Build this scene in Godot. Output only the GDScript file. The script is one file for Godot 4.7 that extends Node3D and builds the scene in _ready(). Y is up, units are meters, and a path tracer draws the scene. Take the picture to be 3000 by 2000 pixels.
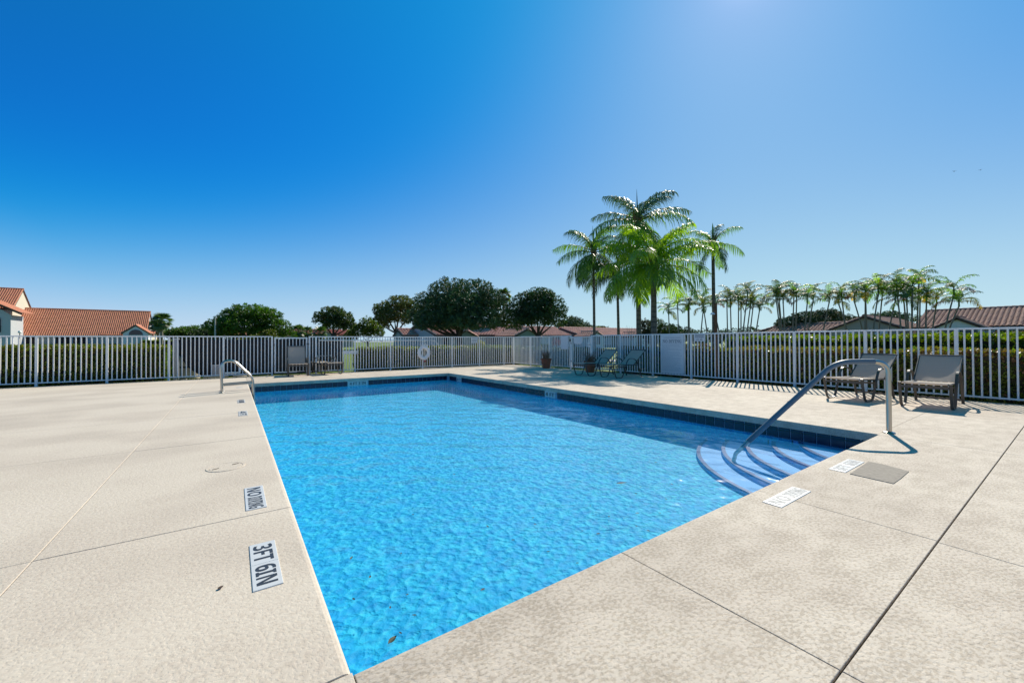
extends Node3D
# A community swimming pool with a white fence, seen from its near corner. World axes follow the pool:
# x along the near edge, -z along the left edge, the near left corner of the pool is the origin.

const PW := 6.11            # pool width (x)
const PL := 11.92           # pool length (-z)
const WATER := -0.235       # water level under the deck
const FLOOR := -0.53        # pool floor
const FZ := -14.975         # left (far) fence line, z
const FX := 11.159          # right fence line, x
const FH := 1.365           # fence height

var used := {}
var M := {}
var rng := RandomNumberGenerator.new()

# ---------------------------------------------------------------- mesh helper
class Mb:
	var v := PackedVector3Array()
	var n := PackedVector3Array()
	var u := PackedVector2Array()
	var c := PackedColorArray()
	var col := Color.WHITE
	func vert(p: Vector3, nn: Vector3, uv := Vector2.ZERO) -> void:
		v.append(p); n.append(nn); u.append(uv); c.append(col)
	# corners counter-clockwise seen from outside
	func tri(a: Vector3, b: Vector3, d: Vector3) -> void:
		var nn := (b - a).cross(d - a)
		if nn.length_squared() < 1e-16: return
		nn = nn.normalized()
		vert(a, nn, Vector2(0, 0)); vert(d, nn, Vector2(1, 1)); vert(b, nn, Vector2(1, 0))
	func quad(a: Vector3, b: Vector3, d: Vector3, e: Vector3) -> void:
		var nn := (b - a).cross(d - a)
		if nn.length_squared() < 1e-16: nn = (d - a).cross(e - a)
		if nn.length_squared() < 1e-16: return
		nn = nn.normalized()
		vert(a, nn, Vector2(0, 0)); vert(d, nn, Vector2(1, 1)); vert(b, nn, Vector2(1, 0))
		vert(a, nn, Vector2(0, 0)); vert(e, nn, Vector2(0, 1)); vert(d, nn, Vector2(1, 1))
	func squad(a: Vector3, b: Vector3, d: Vector3, e: Vector3, na: Vector3, nb: Vector3, nd: Vector3, ne: Vector3, ua := Vector2.ZERO, ub := Vector2.ZERO, ud := Vector2.ZERO, ue := Vector2.ZERO) -> void:
		vert(a, na, ua); vert(d, nd, ud); vert(b, nb, ub)
		vert(a, na, ua); vert(e, ne, ue); vert(d, nd, ud)
	func box(lo: Vector3, hi: Vector3) -> void:
		obox(Transform3D(Basis(), (lo + hi) * 0.5), hi - lo)
	func obox(t: Transform3D, s: Vector3) -> void:
		var h := s * 0.5
		var p := []
		for k in 8:
			p.append(t * Vector3(h.x if k & 1 else -h.x, h.y if k & 2 else -h.y, h.z if k & 4 else -h.z))
		quad(p[4], p[5], p[7], p[6]); quad(p[1], p[0], p[2], p[3])
		quad(p[5], p[1], p[3], p[7]); quad(p[0], p[4], p[6], p[2])
		quad(p[6], p[7], p[3], p[2]); quad(p[0], p[1], p[5], p[4])
	# box with its top edges rounded over by r (per side: -x, +x, -z, +z)
	func slab(lo: Vector3, hi: Vector3, r: Array) -> void:
		var steps := [[0.0, 1.0], [0.12, 0.5], [0.5, 0.13], [1.0, 0.0]]   # share of r: drop, inset
		var rings := []
		for s in steps:
			var y: float = hi.y
			var q := []
			for k in 4:
				var sx: int = 0 if k == 0 or k == 3 else 1
				var sz: int = 2 if k < 2 else 3
				var drop: float = s[0] * maxf(r[sx], r[sz])
				var x: float = lo.x + s[1] * r[0] if sx == 0 else hi.x - s[1] * r[1]
				var z: float = lo.z + s[1] * r[2] if sz == 2 else hi.z - s[1] * r[3]
				q.append(Vector3(x, y - drop, z))
			rings.append(q)
		var bot := [Vector3(lo.x, lo.y, lo.z), Vector3(hi.x, lo.y, lo.z), Vector3(hi.x, lo.y, hi.z), Vector3(lo.x, lo.y, hi.z)]
		rings.append(bot)
		var t: Array = rings[0]
		quad(t[3], t[2], t[1], t[0])
		for i in rings.size() - 1:
			for k in 4:
				var k2 := (k + 1) % 4
				quad(rings[i + 1][k2], rings[i + 1][k], rings[i][k], rings[i][k2])
	# tube along a path; r may be a float or an array of radii
	func tube(path: Array, r: Variant, sides := 10, cap := true, vrep := 1.0) -> void:
		var cnt := path.size()
		var up := Vector3.UP
		var rings := []
		var norms := []
		var len := 0.0
		var lens := []
		for i in cnt:
			if i > 0: len += (path[i] - path[i - 1]).length()
			lens.append(len)
			var d: Vector3 = (path[min(i + 1, cnt - 1)] - path[max(i - 1, 0)]).normalized()
			if i == 0:
				up = Vector3.UP if absf(d.y) < 0.9 else Vector3.RIGHT
			var a := (up - d * up.dot(d))
			if a.length() < 1e-4: a = d.cross(Vector3.FORWARD)
			a = a.normalized()
			up = a
			var b := d.cross(a)
			var rr: float = r[i] if r is Array else r
			var ring := []
			var nr := []
			for k in sides + 1:
				var an := TAU * k / sides
				var nn := a * cos(an) + b * sin(an)
				ring.append(path[i] + nn * rr)
				nr.append(nn)
			rings.append(ring); norms.append(nr)
		for i in cnt - 1:
			for k in sides:
				squad(rings[i][k], rings[i][k + 1], rings[i + 1][k + 1], rings[i + 1][k], norms[i][k], norms[i][k + 1], norms[i + 1][k + 1], norms[i + 1][k],
					Vector2(float(k) / sides, lens[i] * vrep), Vector2(float(k + 1) / sides, lens[i] * vrep), Vector2(float(k + 1) / sides, lens[i + 1] * vrep), Vector2(float(k) / sides, lens[i + 1] * vrep))
		if cap:
			for e in [0, cnt - 1]:
				for k in sides:
					if e == 0: tri(path[e], rings[e][k + 1], rings[e][k])
					else: tri(path[e], rings[e][k], rings[e][k + 1])
	# a flat strap along a path: width across dir `across`, thickness th
	func strap(path: Array, across: Vector3, w: float, th: float) -> void:
		var cnt := path.size()
		var rr := []
		for i in cnt:
			var d: Vector3 = (path[min(i + 1, cnt - 1)] - path[max(i - 1, 0)]).normalized()
			var nn := across.cross(d).normalized()
			var a := across * (w * 0.5)
			var b := nn * (th * 0.5)
			rr.append([path[i] - a * 0.82 + b, path[i] + a * 0.82 + b, path[i] + a + b * 0.3, path[i] + a - b * 0.3, path[i] + a * 0.82 - b, path[i] - a * 0.82 - b, path[i] - a - b * 0.3, path[i] - a + b * 0.3])
		for i in cnt - 1:
			for k in 8:
				var k2 := (k + 1) % 8
				quad(rr[i][k], rr[i + 1][k], rr[i + 1][k2], rr[i][k2])
		for e in [0, cnt - 1]:
			var q: Array = rr[e]
			for k in range(1, 7):
				if e == 0: tri(q[0], q[k], q[k + 1])
				else: tri(q[0], q[k + 1], q[k])
	func lathe(prof: Array, sides: int, smooth := true) -> void:
		for i in prof.size() - 1:
			var p0: Vector2 = prof[i]
			var p1: Vector2 = prof[i + 1]
			var d := (p1 - p0)
			if d.length() < 1e-6: continue
			var nn := Vector2(d.y, -d.x).normalized()
			for k in sides:
				var a0 := TAU * k / sides
				var a1 := TAU * (k + 1) / sides
				var c0 := Vector3(cos(a0), 0, sin(a0))
				var c1 := Vector3(cos(a1), 0, sin(a1))
				var y := Vector3.UP
				squad(c1 * p0.x + y * p0.y, c0 * p0.x + y * p0.y, c0 * p1.x + y * p1.y, c1 * p1.x + y * p1.y, c1 * nn.x + y * nn.y, c0 * nn.x + y * nn.y, c0 * nn.x + y * nn.y, c1 * nn.x + y * nn.y)
	func add(o: Mb, t: Transform3D) -> void:
		for i in o.v.size():
			v.append(t * o.v[i]); n.append((t.basis * o.n[i]).normalized()); u.append(o.u[i]); c.append(o.c[i])
	func mesh(m: Material = null) -> ArrayMesh:
		var a := []
		a.resize(Mesh.ARRAY_MAX)
		a[Mesh.ARRAY_VERTEX] = v; a[Mesh.ARRAY_NORMAL] = n; a[Mesh.ARRAY_TEX_UV] = u; a[Mesh.ARRAY_COLOR] = c
		var am := ArrayMesh.new()
		am.add_surface_from_arrays(Mesh.PRIMITIVE_TRIANGLES, a)
		if m: am.surface_set_material(0, m)
		return am

# ---------------------------------------------------------------- naming and parenting
func numbered(called: String) -> String:
	if not used.has(called):
		used[called] = 0
		return called
	used[called] += 1
	return "%s_%03d" % [called, used[called]]

func tag(o: Node3D, label: String, category: String, group := "") -> Node3D:
	o.set_meta("label", label); o.set_meta("category", category)
	if group: o.set_meta("group", group)
	return o

func thing(called: String, label: String, category: String, at := Vector3.ZERO, turn := 0.0, group := "") -> Node3D:
	var o := Node3D.new()
	o.name = numbered(called)
	add_child(o)
	o.position = at
	o.rotation.y = turn
	tag(o, label, category, group)
	return o

func part(called: String, mesh: Variant, parent: Node3D, mat: Material = null, at := Vector3.ZERO) -> MeshInstance3D:
	var o := MeshInstance3D.new()
	var key := str(parent.get_instance_id()) + called
	if used.has(key):
		used[key] += 1
		o.name = "%s_%03d" % [called, used[key]]
	else:
		used[key] = 0
		o.name = called
	o.mesh = mesh.mesh() if mesh is Mb else mesh
	if mat: o.material_override = mat
	o.position = at
	parent.add_child(o, true)
	return o

func struct(called: String, mesh: Variant, mat: Material = null) -> MeshInstance3D:
	var o := MeshInstance3D.new()
	o.name = numbered(called)
	o.mesh = mesh.mesh() if mesh is Mb else mesh
	if mat: o.material_override = mat
	add_child(o)
	o.set_meta("kind", "structure")
	return o

func solo(called: String, mesh: Variant, mat: Material, label: String, category: String, at := Vector3.ZERO, turn := 0.0, group := "") -> MeshInstance3D:
	var o := MeshInstance3D.new()
	o.name = numbered(called)
	o.mesh = mesh.mesh() if mesh is Mb else mesh
	if mat: o.material_override = mat
	add_child(o)
	o.position = at
	o.rotation.y = turn
	tag(o, label, category, group)
	return o

func many(called: String, mesh: Mesh, xf: Array, cols: Array, parent: Node3D, mat: Material) -> MultiMeshInstance3D:
	var mm := MultiMesh.new()
	mm.transform_format = MultiMesh.TRANSFORM_3D
	mm.use_colors = true
	mm.mesh = mesh
	mm.instance_count = xf.size()
	for i in xf.size():
		mm.set_instance_transform(i, xf[i])
		mm.set_instance_color(i, cols[i])
	var o := MultiMeshInstance3D.new()
	o.name = called
	o.multimesh = mm
	o.material_override = mat
	parent.add_child(o, true)
	return o

# ---------------------------------------------------------------- materials
func lin(r: float, g: float, b: float, a := 1.0) -> Color:
	var k := Color(r, g, b).linear_to_srgb()
	k.a = a
	return k

func mat(called: String, c: Color, rough := 0.8, metal := 0.0) -> StandardMaterial3D:
	var m := StandardMaterial3D.new()
	m.resource_name = called
	m.albedo_color = c
	m.roughness = rough
	m.metallic = metal
	M[called] = m
	return m

func noise_tex(size: int, kind: int, freq: float, oct: int, sd: int, ramp: Array = [], normal := 0.0) -> NoiseTexture2D:
	var f := FastNoiseLite.new()
	f.noise_type = kind as FastNoiseLite.NoiseType
	f.frequency = freq
	f.fractal_octaves = oct
	f.seed = sd
	if oct <= 1: f.fractal_type = FastNoiseLite.FRACTAL_NONE
	var t := NoiseTexture2D.new()
	t.width = size
	t.height = size
	t.seamless = true
	t.seamless_blend_skirt = 0.2
	t.noise = f
	if ramp:
		var g := Gradient.new()
		g.offsets = PackedFloat32Array(ramp.map(func(e): return e[0]))
		g.colors = PackedColorArray(ramp.map(func(e): return e[1]))
		t.color_ramp = g
	if normal > 0.0:
		t.as_normal_map = true
		t.bump_strength = normal
	return t

func triplanar(m: StandardMaterial3D, per_metre: float) -> void:
	m.uv1_triplanar = true
	m.uv1_world_triplanar = true
	m.uv1_scale = Vector3.ONE * per_metre

func grey(v: float) -> Color:
	return Color(v, v, v)

func materials() -> void:
	var S := FastNoiseLite.TYPE_SIMPLEX_SMOOTH
	# knock-down textured concrete deck: pale plateaus over slightly darker hollows
	var k := deck_material("deck", [[0.0, Color(0.925, 0.915, 0.905)], [0.42, Color(0.965, 0.96, 0.955)], [0.52, Color(0.985, 0.985, 0.98)], [1.0, Color(1, 1, 1)]], 0.045, 0.075, Vector3(0.62, 0.62, 0.62), 0.09, 11)
	k = deck_material("deck_worn", [[0.0, Color(0.80, 0.775, 0.75)], [0.38, Color(0.86, 0.84, 0.82)], [0.49, Color(0.90, 0.885, 0.87)], [0.55, Color(0.985, 0.98, 0.975)], [1.0, Color(1, 1, 1)]], 0.034, 0.05, Vector3(0.50, 0.6, 0.82), 0.12, 12)
	k.albedo_texture = worn_tex()
	k = mat("deck_patch", lin(0.37, 0.32, 0.265), 0.9)
	k.albedo_texture = noise_tex(256, S, 0.05, 3, 8, [[0.0, grey(0.85)], [1.0, grey(1.0)]])
	triplanar(k, 1.7)
	mat("joint", lin(0.13, 0.10, 0.075), 0.95)
	k = mat("dirt", lin(0.10, 0.075, 0.045), 0.95)
	# blue pool plaster with a painted caustic net and an undulating surface
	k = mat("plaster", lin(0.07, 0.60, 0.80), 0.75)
	k.albedo_texture = painted_caustics()
	k.heightmap_enabled = true
	var f := FastNoiseLite.new()
	f.noise_type = FastNoiseLite.TYPE_CELLULAR
	f.cellular_return_type = FastNoiseLite.RETURN_DISTANCE
	f.cellular_jitter = 1.0
	f.frequency = 0.022
	f.fractal_type = FastNoiseLite.FRACTAL_FBM
	f.fractal_octaves = 2
	f.domain_warp_enabled = true
	f.domain_warp_amplitude = 22.0
	f.domain_warp_frequency = 0.012
	f.seed = 7
	var t := NoiseTexture2D.new()
	t.width = 1024; t.height = 1024; t.seamless = true; t.noise = f
	k.heightmap_texture = t
	k.heightmap_scale = 2.5
	triplanar(k, 0.55)
	k = mat("step_plaster", lin(0.17, 0.46, 0.84), 0.75)
	mat("grout", lin(0.30, 0.42, 0.52), 0.8)
	mat("tile", lin(0.004, 0.012, 0.045), 0.16)
	mat("tile_b", lin(0.005, 0.015, 0.055), 0.18)
	mat("tile_c", lin(0.003, 0.009, 0.034), 0.15)
	mat("nosing", lin(0.003, 0.035, 0.22), 0.3)
	mat("coping", lin(0.52, 0.52, 0.42), 0.8)
	k = mat("water", lin(0.003, 0.36, 0.70, 0.18), 0.09)
	k.transparency = BaseMaterial3D.TRANSPARENCY_ALPHA
	k.metallic_specular = 0.36
	k.normal_enabled = true
	k.normal_texture = noise_tex(512, S, 0.014, 3, 31, [], 3.0)
	k.normal_scale = 0.14
	triplanar(k, 0.9)
	k.uv1_triplanar_sharpness = 8.0
	k = mat("white_paint", lin(0.91, 0.885, 0.84), 0.4)
	mat("sign_white", lin(0.78, 0.77, 0.75), 0.4)
	mat("sign_grey", lin(0.40, 0.43, 0.46), 0.5)
	mat("ink", lin(0.035, 0.04, 0.05), 0.5)
	mat("ink_faded", lin(0.22, 0.235, 0.25), 0.6)
	mat("ink_pale", lin(0.45, 0.46, 0.48), 0.6)
	k = mat("marker_tile", lin(0.62, 0.62, 0.61), 0.35)
	mat("marker_worn", lin(0.56, 0.54, 0.51), 0.5)
	mat("steel", lin(0.50, 0.46, 0.40), 0.30, 1.0)
	k = mat("sleeve", lin(0.12, 0.165, 0.205), 0.42)
	mat("bronze", lin(0.085, 0.074, 0.060), 0.42)
	k = mat("sling", lin(0.74, 0.66, 0.58), 0.75)
	k.albedo_texture = noise_tex(256, S, 0.18, 2, 41, [[0.0, grey(0.84)], [1.0, grey(1.0)]])
	triplanar(k, 4.0)
	k.backlight_enabled = true
	k.backlight = Color(0.95, 0.90, 0.84)
	k = mat("terracotta", lin(0.40, 0.13, 0.06), 0.85)
	k.albedo_texture = noise_tex(256, S, 0.03, 4, 12, [[0.0, grey(0.78)], [1.0, grey(1.0)]])
	triplanar(k, 1.5)
	mat("soil", lin(0.05, 0.035, 0.022), 0.95)
	k = mat("dry_grass", lin(0.23, 0.14, 0.085), 0.8)
	k.backlight_enabled = true
	k.backlight = Color(0.4, 0.25, 0.15)
	k = mat("mesh_black", lin(0.013, 0.013, 0.015), 0.75)
	mat("interior_dark", lin(0.008, 0.008, 0.01), 0.9)
	mat("alu_grey", lin(0.40, 0.40, 0.43), 0.45)
	mat("concrete", lin(0.42, 0.36, 0.29), 0.9)
	mat("pvc", lin(0.78, 0.79, 0.80), 0.35)
	mat("lock_black", lin(0.02, 0.02, 0.022), 0.4)
	mat("rust", lin(0.25, 0.10, 0.06), 0.8)
	mat("red", lin(0.45, 0.03, 0.03), 0.5)
	k = mat("wood", lin(0.17, 0.095, 0.045), 0.9)
	k.albedo_texture = noise_tex(256, S, 0.03, 4, 14, [[0.0, grey(0.55)], [1.0, grey(1.0)]])
	triplanar(k, 1.4)
	# lawn
	k = mat("lawn", lin(0.155, 0.215, 0.02), 0.9)
	k.albedo_texture = noise_tex(512, S, 0.02, 5, 51, [[0.0, Color(0.66, 0.72, 0.6)], [0.5, Color(0.9, 0.92, 0.8)], [1.0, Color(1, 1, 1)]])
	triplanar(k, 0.11)
	mat("path", lin(0.42, 0.38, 0.34), 0.9)
	# plants; MultiMesh colours tint them
	leafy("leaf", Color(0.60, 0.80, 0.14), 0.5)
	leafy("leaf_lush", Color(0.8, 1.0, 0.12), 0.4)
	leafy("leaf_dark", Color(0.40, 0.52, 0.14), 0.5)
	mat("twigs", lin(0.03, 0.028, 0.012), 0.95)
	frondy("frond_green", lin(0.055, 0.105, 0.014), Color(0.50, 0.70, 0.06))
	frondy("frond_lime", lin(0.085, 0.155, 0.014), Color(0.70, 0.88, 0.06))
	frondy("frond_dark", lin(0.05, 0.085, 0.026), Color(0.28, 0.40, 0.12))
	frondy("frond_olive", lin(0.075, 0.085, 0.022), Color(0.42, 0.46, 0.10))
	frondy("frond_yellow", lin(0.22, 0.17, 0.015), Color(0.9, 0.75, 0.05))
	frondy("frond_brown", lin(0.15, 0.075, 0.03), Color(0.4, 0.22, 0.1))
	k = mat("palm_trunk", lin(0.30, 0.255, 0.20), 0.9)
	k.albedo_texture = ring_tex()
	k.heightmap_enabled = true
	k.heightmap_texture = k.albedo_texture
	k.heightmap_scale = 1.2
	k = mat("palm_boot", lin(0.30, 0.19, 0.11), 0.9)
	mat("stem_grey", lin(0.22, 0.19, 0.15), 0.9)
	k = mat("bark", lin(0.12, 0.095, 0.07), 0.95)
	k.albedo_texture = noise_tex(256, S, 0.03, 4, 15, [[0.0, grey(0.6)], [1.0, grey(1.0)]])
	triplanar(k, 0.7)
	# houses
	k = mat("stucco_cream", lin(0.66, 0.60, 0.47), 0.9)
	mat("stucco_shade_grey", lin(0.52, 0.54, 0.55), 0.9)  # wall shade is painted into this grey
	mat("stucco_beige", lin(0.40, 0.365, 0.30), 0.9)
	mat("stucco_green", lin(0.26, 0.30, 0.25), 0.9)
	mat("stucco_white", lin(0.72, 0.74, 0.76), 0.9)
	mat("fascia", lin(0.10, 0.05, 0.035), 0.8)
	rooftile("roof_orange", Color(0.64, 0.26, 0.15))
	rooftile("roof_pink", Color(0.60, 0.32, 0.25))
	rooftile("roof_red", Color(0.60, 0.23, 0.16))
	rooftile("roof_brown", Color(0.38, 0.21, 0.16))
	mat("pane", lin(0.02, 0.03, 0.04), 0.08)
	mat("pane_teal", lin(0.015, 0.07, 0.085), 0.1)
	mat("lanai_dark", lin(0.03, 0.022, 0.02), 0.8)
	mat("shutter", lin(0.50, 0.54, 0.55), 0.7)
	mat("curtain", lin(0.45, 0.44, 0.38), 0.9)
	mat("lamp_grey", lin(0.45, 0.43, 0.38), 0.6)
	mat("bird", lin(0.02, 0.02, 0.022), 0.8)
	k = mat("fallen_leaf", lin(0.035, 0.045, 0.015), 0.6)
	mat("fallen_brown", lin(0.06, 0.03, 0.012), 0.7)

func deck_material(called: String, ramp: Array, freq: float, bump_freq: float, scale: Vector3, bump: float, sd: int) -> StandardMaterial3D:
	var S := FastNoiseLite.TYPE_SIMPLEX_SMOOTH
	var k := mat(called, lin(0.70, 0.600, 0.495), 0.82)
	k.albedo_texture = noise_tex(1024, S, freq, 5, sd, ramp)
	k.heightmap_enabled = true
	k.heightmap_texture = noise_tex(1024, S, bump_freq, 3, sd + 5, [[0.0, grey(0.1)], [0.36, grey(0.25)], [0.5, grey(0.95)], [1.0, grey(1.0)]])
	k.heightmap_scale = bump
	triplanar(k, 0.62)
	k.uv1_scale = scale
	k.detail_enabled = true
	k.detail_blend_mode = BaseMaterial3D.BLEND_MODE_MUL
	k.detail_uv_layer = BaseMaterial3D.DETAIL_UV_2
	k.uv2_triplanar = true
	k.uv2_world_triplanar = true
	k.uv2_scale = Vector3(0.083, 0.083, 0.11)
	k.detail_albedo = noise_tex(1024, S, 0.006, 6, sd + 9, [[0.0, Color(0.90, 0.895, 0.89)], [0.4, Color(0.955, 0.95, 0.945)], [0.6, Color(0.985, 0.985, 0.98)], [1.0, Color(1, 1, 1)]])
	return k

func leafy(called: String, back: Color, rough: float) -> void:
	var k := mat(called, Color.WHITE, rough)
	k.vertex_color_use_as_albedo = true
	k.backlight_enabled = true
	k.backlight = back

func frondy(called: String, c: Color, back: Color) -> void:
	var k := mat(called, c, 0.44)
	k.backlight_enabled = true
	k.backlight = back

func rooftile(called: String, c: Color) -> void:
	var k := mat(called, lin(c.r, c.g, c.b), 0.85)
	k.vertex_color_use_as_albedo = true

# knock-down finish worn unevenly: smooth pale plateaus, darker grit between them
func worn_tex() -> ImageTexture:
	var N := 1024
	var f := FastNoiseLite.new()
	f.noise_type = FastNoiseLite.TYPE_SIMPLEX_SMOOTH
	f.frequency = 0.062
	f.fractal_octaves = 4
	f.seed = 61
	var a := f.get_seamless_image(N, N, false, false, 0.15).get_data()
	f.frequency = 0.006
	f.seed = 62
	var b := f.get_seamless_image(N, N, false, false, 0.15).get_data()
	f.frequency = 0.15
	f.seed = 63
	var c := f.get_seamless_image(N, N, false, false, 0.15).get_data()
	var d := PackedByteArray()
	d.resize(N * N * 3)
	for i in N * N:
		var low := (b[i] - 118.0) / 255.0
		var t := clampf((a[i] / 255.0 - 0.47 + low * 0.35) * 5.0 + 0.5, 0.0, 1.0)
		var v := lerpf(0.865 + (c[i] - 128.0) / 255.0 * 0.14, 0.955 + (c[i] - 128.0) / 255.0 * 0.03, t)
		v *= 1.0 + low * 0.06
		d[i * 3] = int(clampf(v, 0, 1) * 255.0)
		d[i * 3 + 1] = int(clampf(v * (0.985 + 0.015 * t), 0, 1) * 255.0)
		d[i * 3 + 2] = int(clampf(v * (0.965 + 0.035 * t), 0, 1) * 255.0)
	return ImageTexture.create_from_image(Image.create_from_data(N, N, false, Image.FORMAT_RGB8, d))

# mottled blue plaster with caustic light painted in as pale veins between deeper patches
func painted_caustics() -> ImageTexture:
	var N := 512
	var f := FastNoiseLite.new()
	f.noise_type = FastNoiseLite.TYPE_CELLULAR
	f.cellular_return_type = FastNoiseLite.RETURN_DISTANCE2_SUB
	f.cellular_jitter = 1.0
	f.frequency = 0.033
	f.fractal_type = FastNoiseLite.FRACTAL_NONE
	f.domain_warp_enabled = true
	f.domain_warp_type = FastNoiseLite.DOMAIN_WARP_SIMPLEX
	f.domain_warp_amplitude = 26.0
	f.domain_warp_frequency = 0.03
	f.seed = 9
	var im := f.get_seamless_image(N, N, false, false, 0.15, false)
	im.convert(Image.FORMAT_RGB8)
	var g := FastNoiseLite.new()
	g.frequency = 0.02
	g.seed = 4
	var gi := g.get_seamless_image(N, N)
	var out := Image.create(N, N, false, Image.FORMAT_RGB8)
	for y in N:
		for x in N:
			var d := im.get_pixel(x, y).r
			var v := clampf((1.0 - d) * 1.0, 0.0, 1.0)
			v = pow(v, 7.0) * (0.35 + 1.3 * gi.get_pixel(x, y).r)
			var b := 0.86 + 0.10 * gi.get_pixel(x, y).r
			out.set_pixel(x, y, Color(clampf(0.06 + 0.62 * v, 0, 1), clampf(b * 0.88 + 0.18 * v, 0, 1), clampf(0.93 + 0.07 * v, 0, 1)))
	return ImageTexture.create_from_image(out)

func ring_tex() -> ImageTexture:
	var im := Image.create(64, 256, false, Image.FORMAT_RGB8)
	var r := RandomNumberGenerator.new()
	r.seed = 77
	var f := FastNoiseLite.new()
	f.frequency = 0.06
	var row := 0.9
	for y in 256:
		if y % 32 < 3: row = 0.62
		else: row = lerpf(row, 0.93, 0.25)
		for x in 64:
			var q := row * (0.86 + 0.14 * f.get_noise_2d(x * 2.0, y * 0.7)) - (0.1 if r.randf() < 0.06 else 0.0)
			im.set_pixel(x, y, Color(q, q, q))
	return ImageTexture.create_from_image(im)

# ---------------------------------------------------------------- sky
func sky_panorama(sun: Vector3) -> Sky:
	var w := 1024
	var h := 512
	var d := PackedFloat32Array()
	d.resize(w * h * 4)
	for j in h:
		var el := PI * (0.5 - (j + 0.5) / h)
		var e := rad_to_deg(el)
		var ce := cos(el)
		var se := sin(el)
		for i in w:
			var o := (j * w + i) * 4
			var r := 0.24
			var g := 0.25
			var b := 0.20
			if e > 0.0:
				var az := TAU * (i + 0.5) / w
				var gm := rad_to_deg(acos(clampf(sin(az) * ce * sun.x + se * sun.y - cos(az) * ce * sun.z, -1.0, 1.0)))
				var near := maxf(0.15, exp(-gm / 40.0))
				r = 0.60 * exp(-pow(e / (2.8 + 31.0 * near), 1.7)) + 0.25 * exp(-gm / 13.0) - 0.045
				r = 0.5 * (r + sqrt(r * r + 0.0009)) + 2.0 * exp(-gm / 0.9)
				g = 0.57 * exp(-pow(e / (8.5 + 17.4 * near), 1.68)) + 0.40 * exp(-gm / 40.0) + 0.075 + 2.0 * exp(-gm / 0.9)
				b = 0.75 * exp(-pow(e / (8.0 + 158.0 * near), 1.85)) + 0.126 * exp(-gm / 6.1) + 0.107 + 1.9 * exp(-gm / 0.9)
			d[o] = minf(r, 3.0); d[o + 1] = minf(g, 3.0); d[o + 2] = minf(b, 3.0); d[o + 3] = 1.0
	var im := Image.create_from_data(w, h, false, Image.FORMAT_RGBAF, d.to_byte_array())
	var m := PanoramaSkyMaterial.new()
	m.panorama = ImageTexture.create_from_image(im)
	var s := Sky.new()
	s.sky_material = m
	return s
# ---------------------------------------------------------------- deck and pool
func build_ground() -> void:
	var g := Mb.new()
	var y := -0.14
	var big := 900.0
	for q in [[-big, 0.0, -big, big], [PW, big, -big, big], [0.0, PW, 0.0, big], [0.0, PW, -big, -PL]]:
		g.quad(Vector3(q[0], y, q[3]), Vector3(q[1], y, q[3]), Vector3(q[1], y, q[2]), Vector3(q[0], y, q[2]))
	struct("lawn", g, M.lawn)
	var b := Mb.new()
	for q in [[-12.0, -0.03, -15.35, 6.0], [PW + 0.03, 11.45, -15.35, 6.0], [-0.03, PW + 0.03, 0.03, 6.0], [-0.03, PW + 0.03, -15.35, -PL - 0.03]]:
		b.box(Vector3(q[0], -0.138, q[2]), Vector3(q[1], -0.045, q[3]))
	struct("soil_bed", b, M.dirt)
	# the path beyond the right fence
	var p := Mb.new()
	p.box(Vector3(18.5, -0.139, -60), Vector3(20.3, -0.10, -13.0))
	p.box(Vector3(20.4, -0.139, -15.2), Vector3(60, -0.10, -13.6))
	struct("path", p, M.path)

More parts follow.
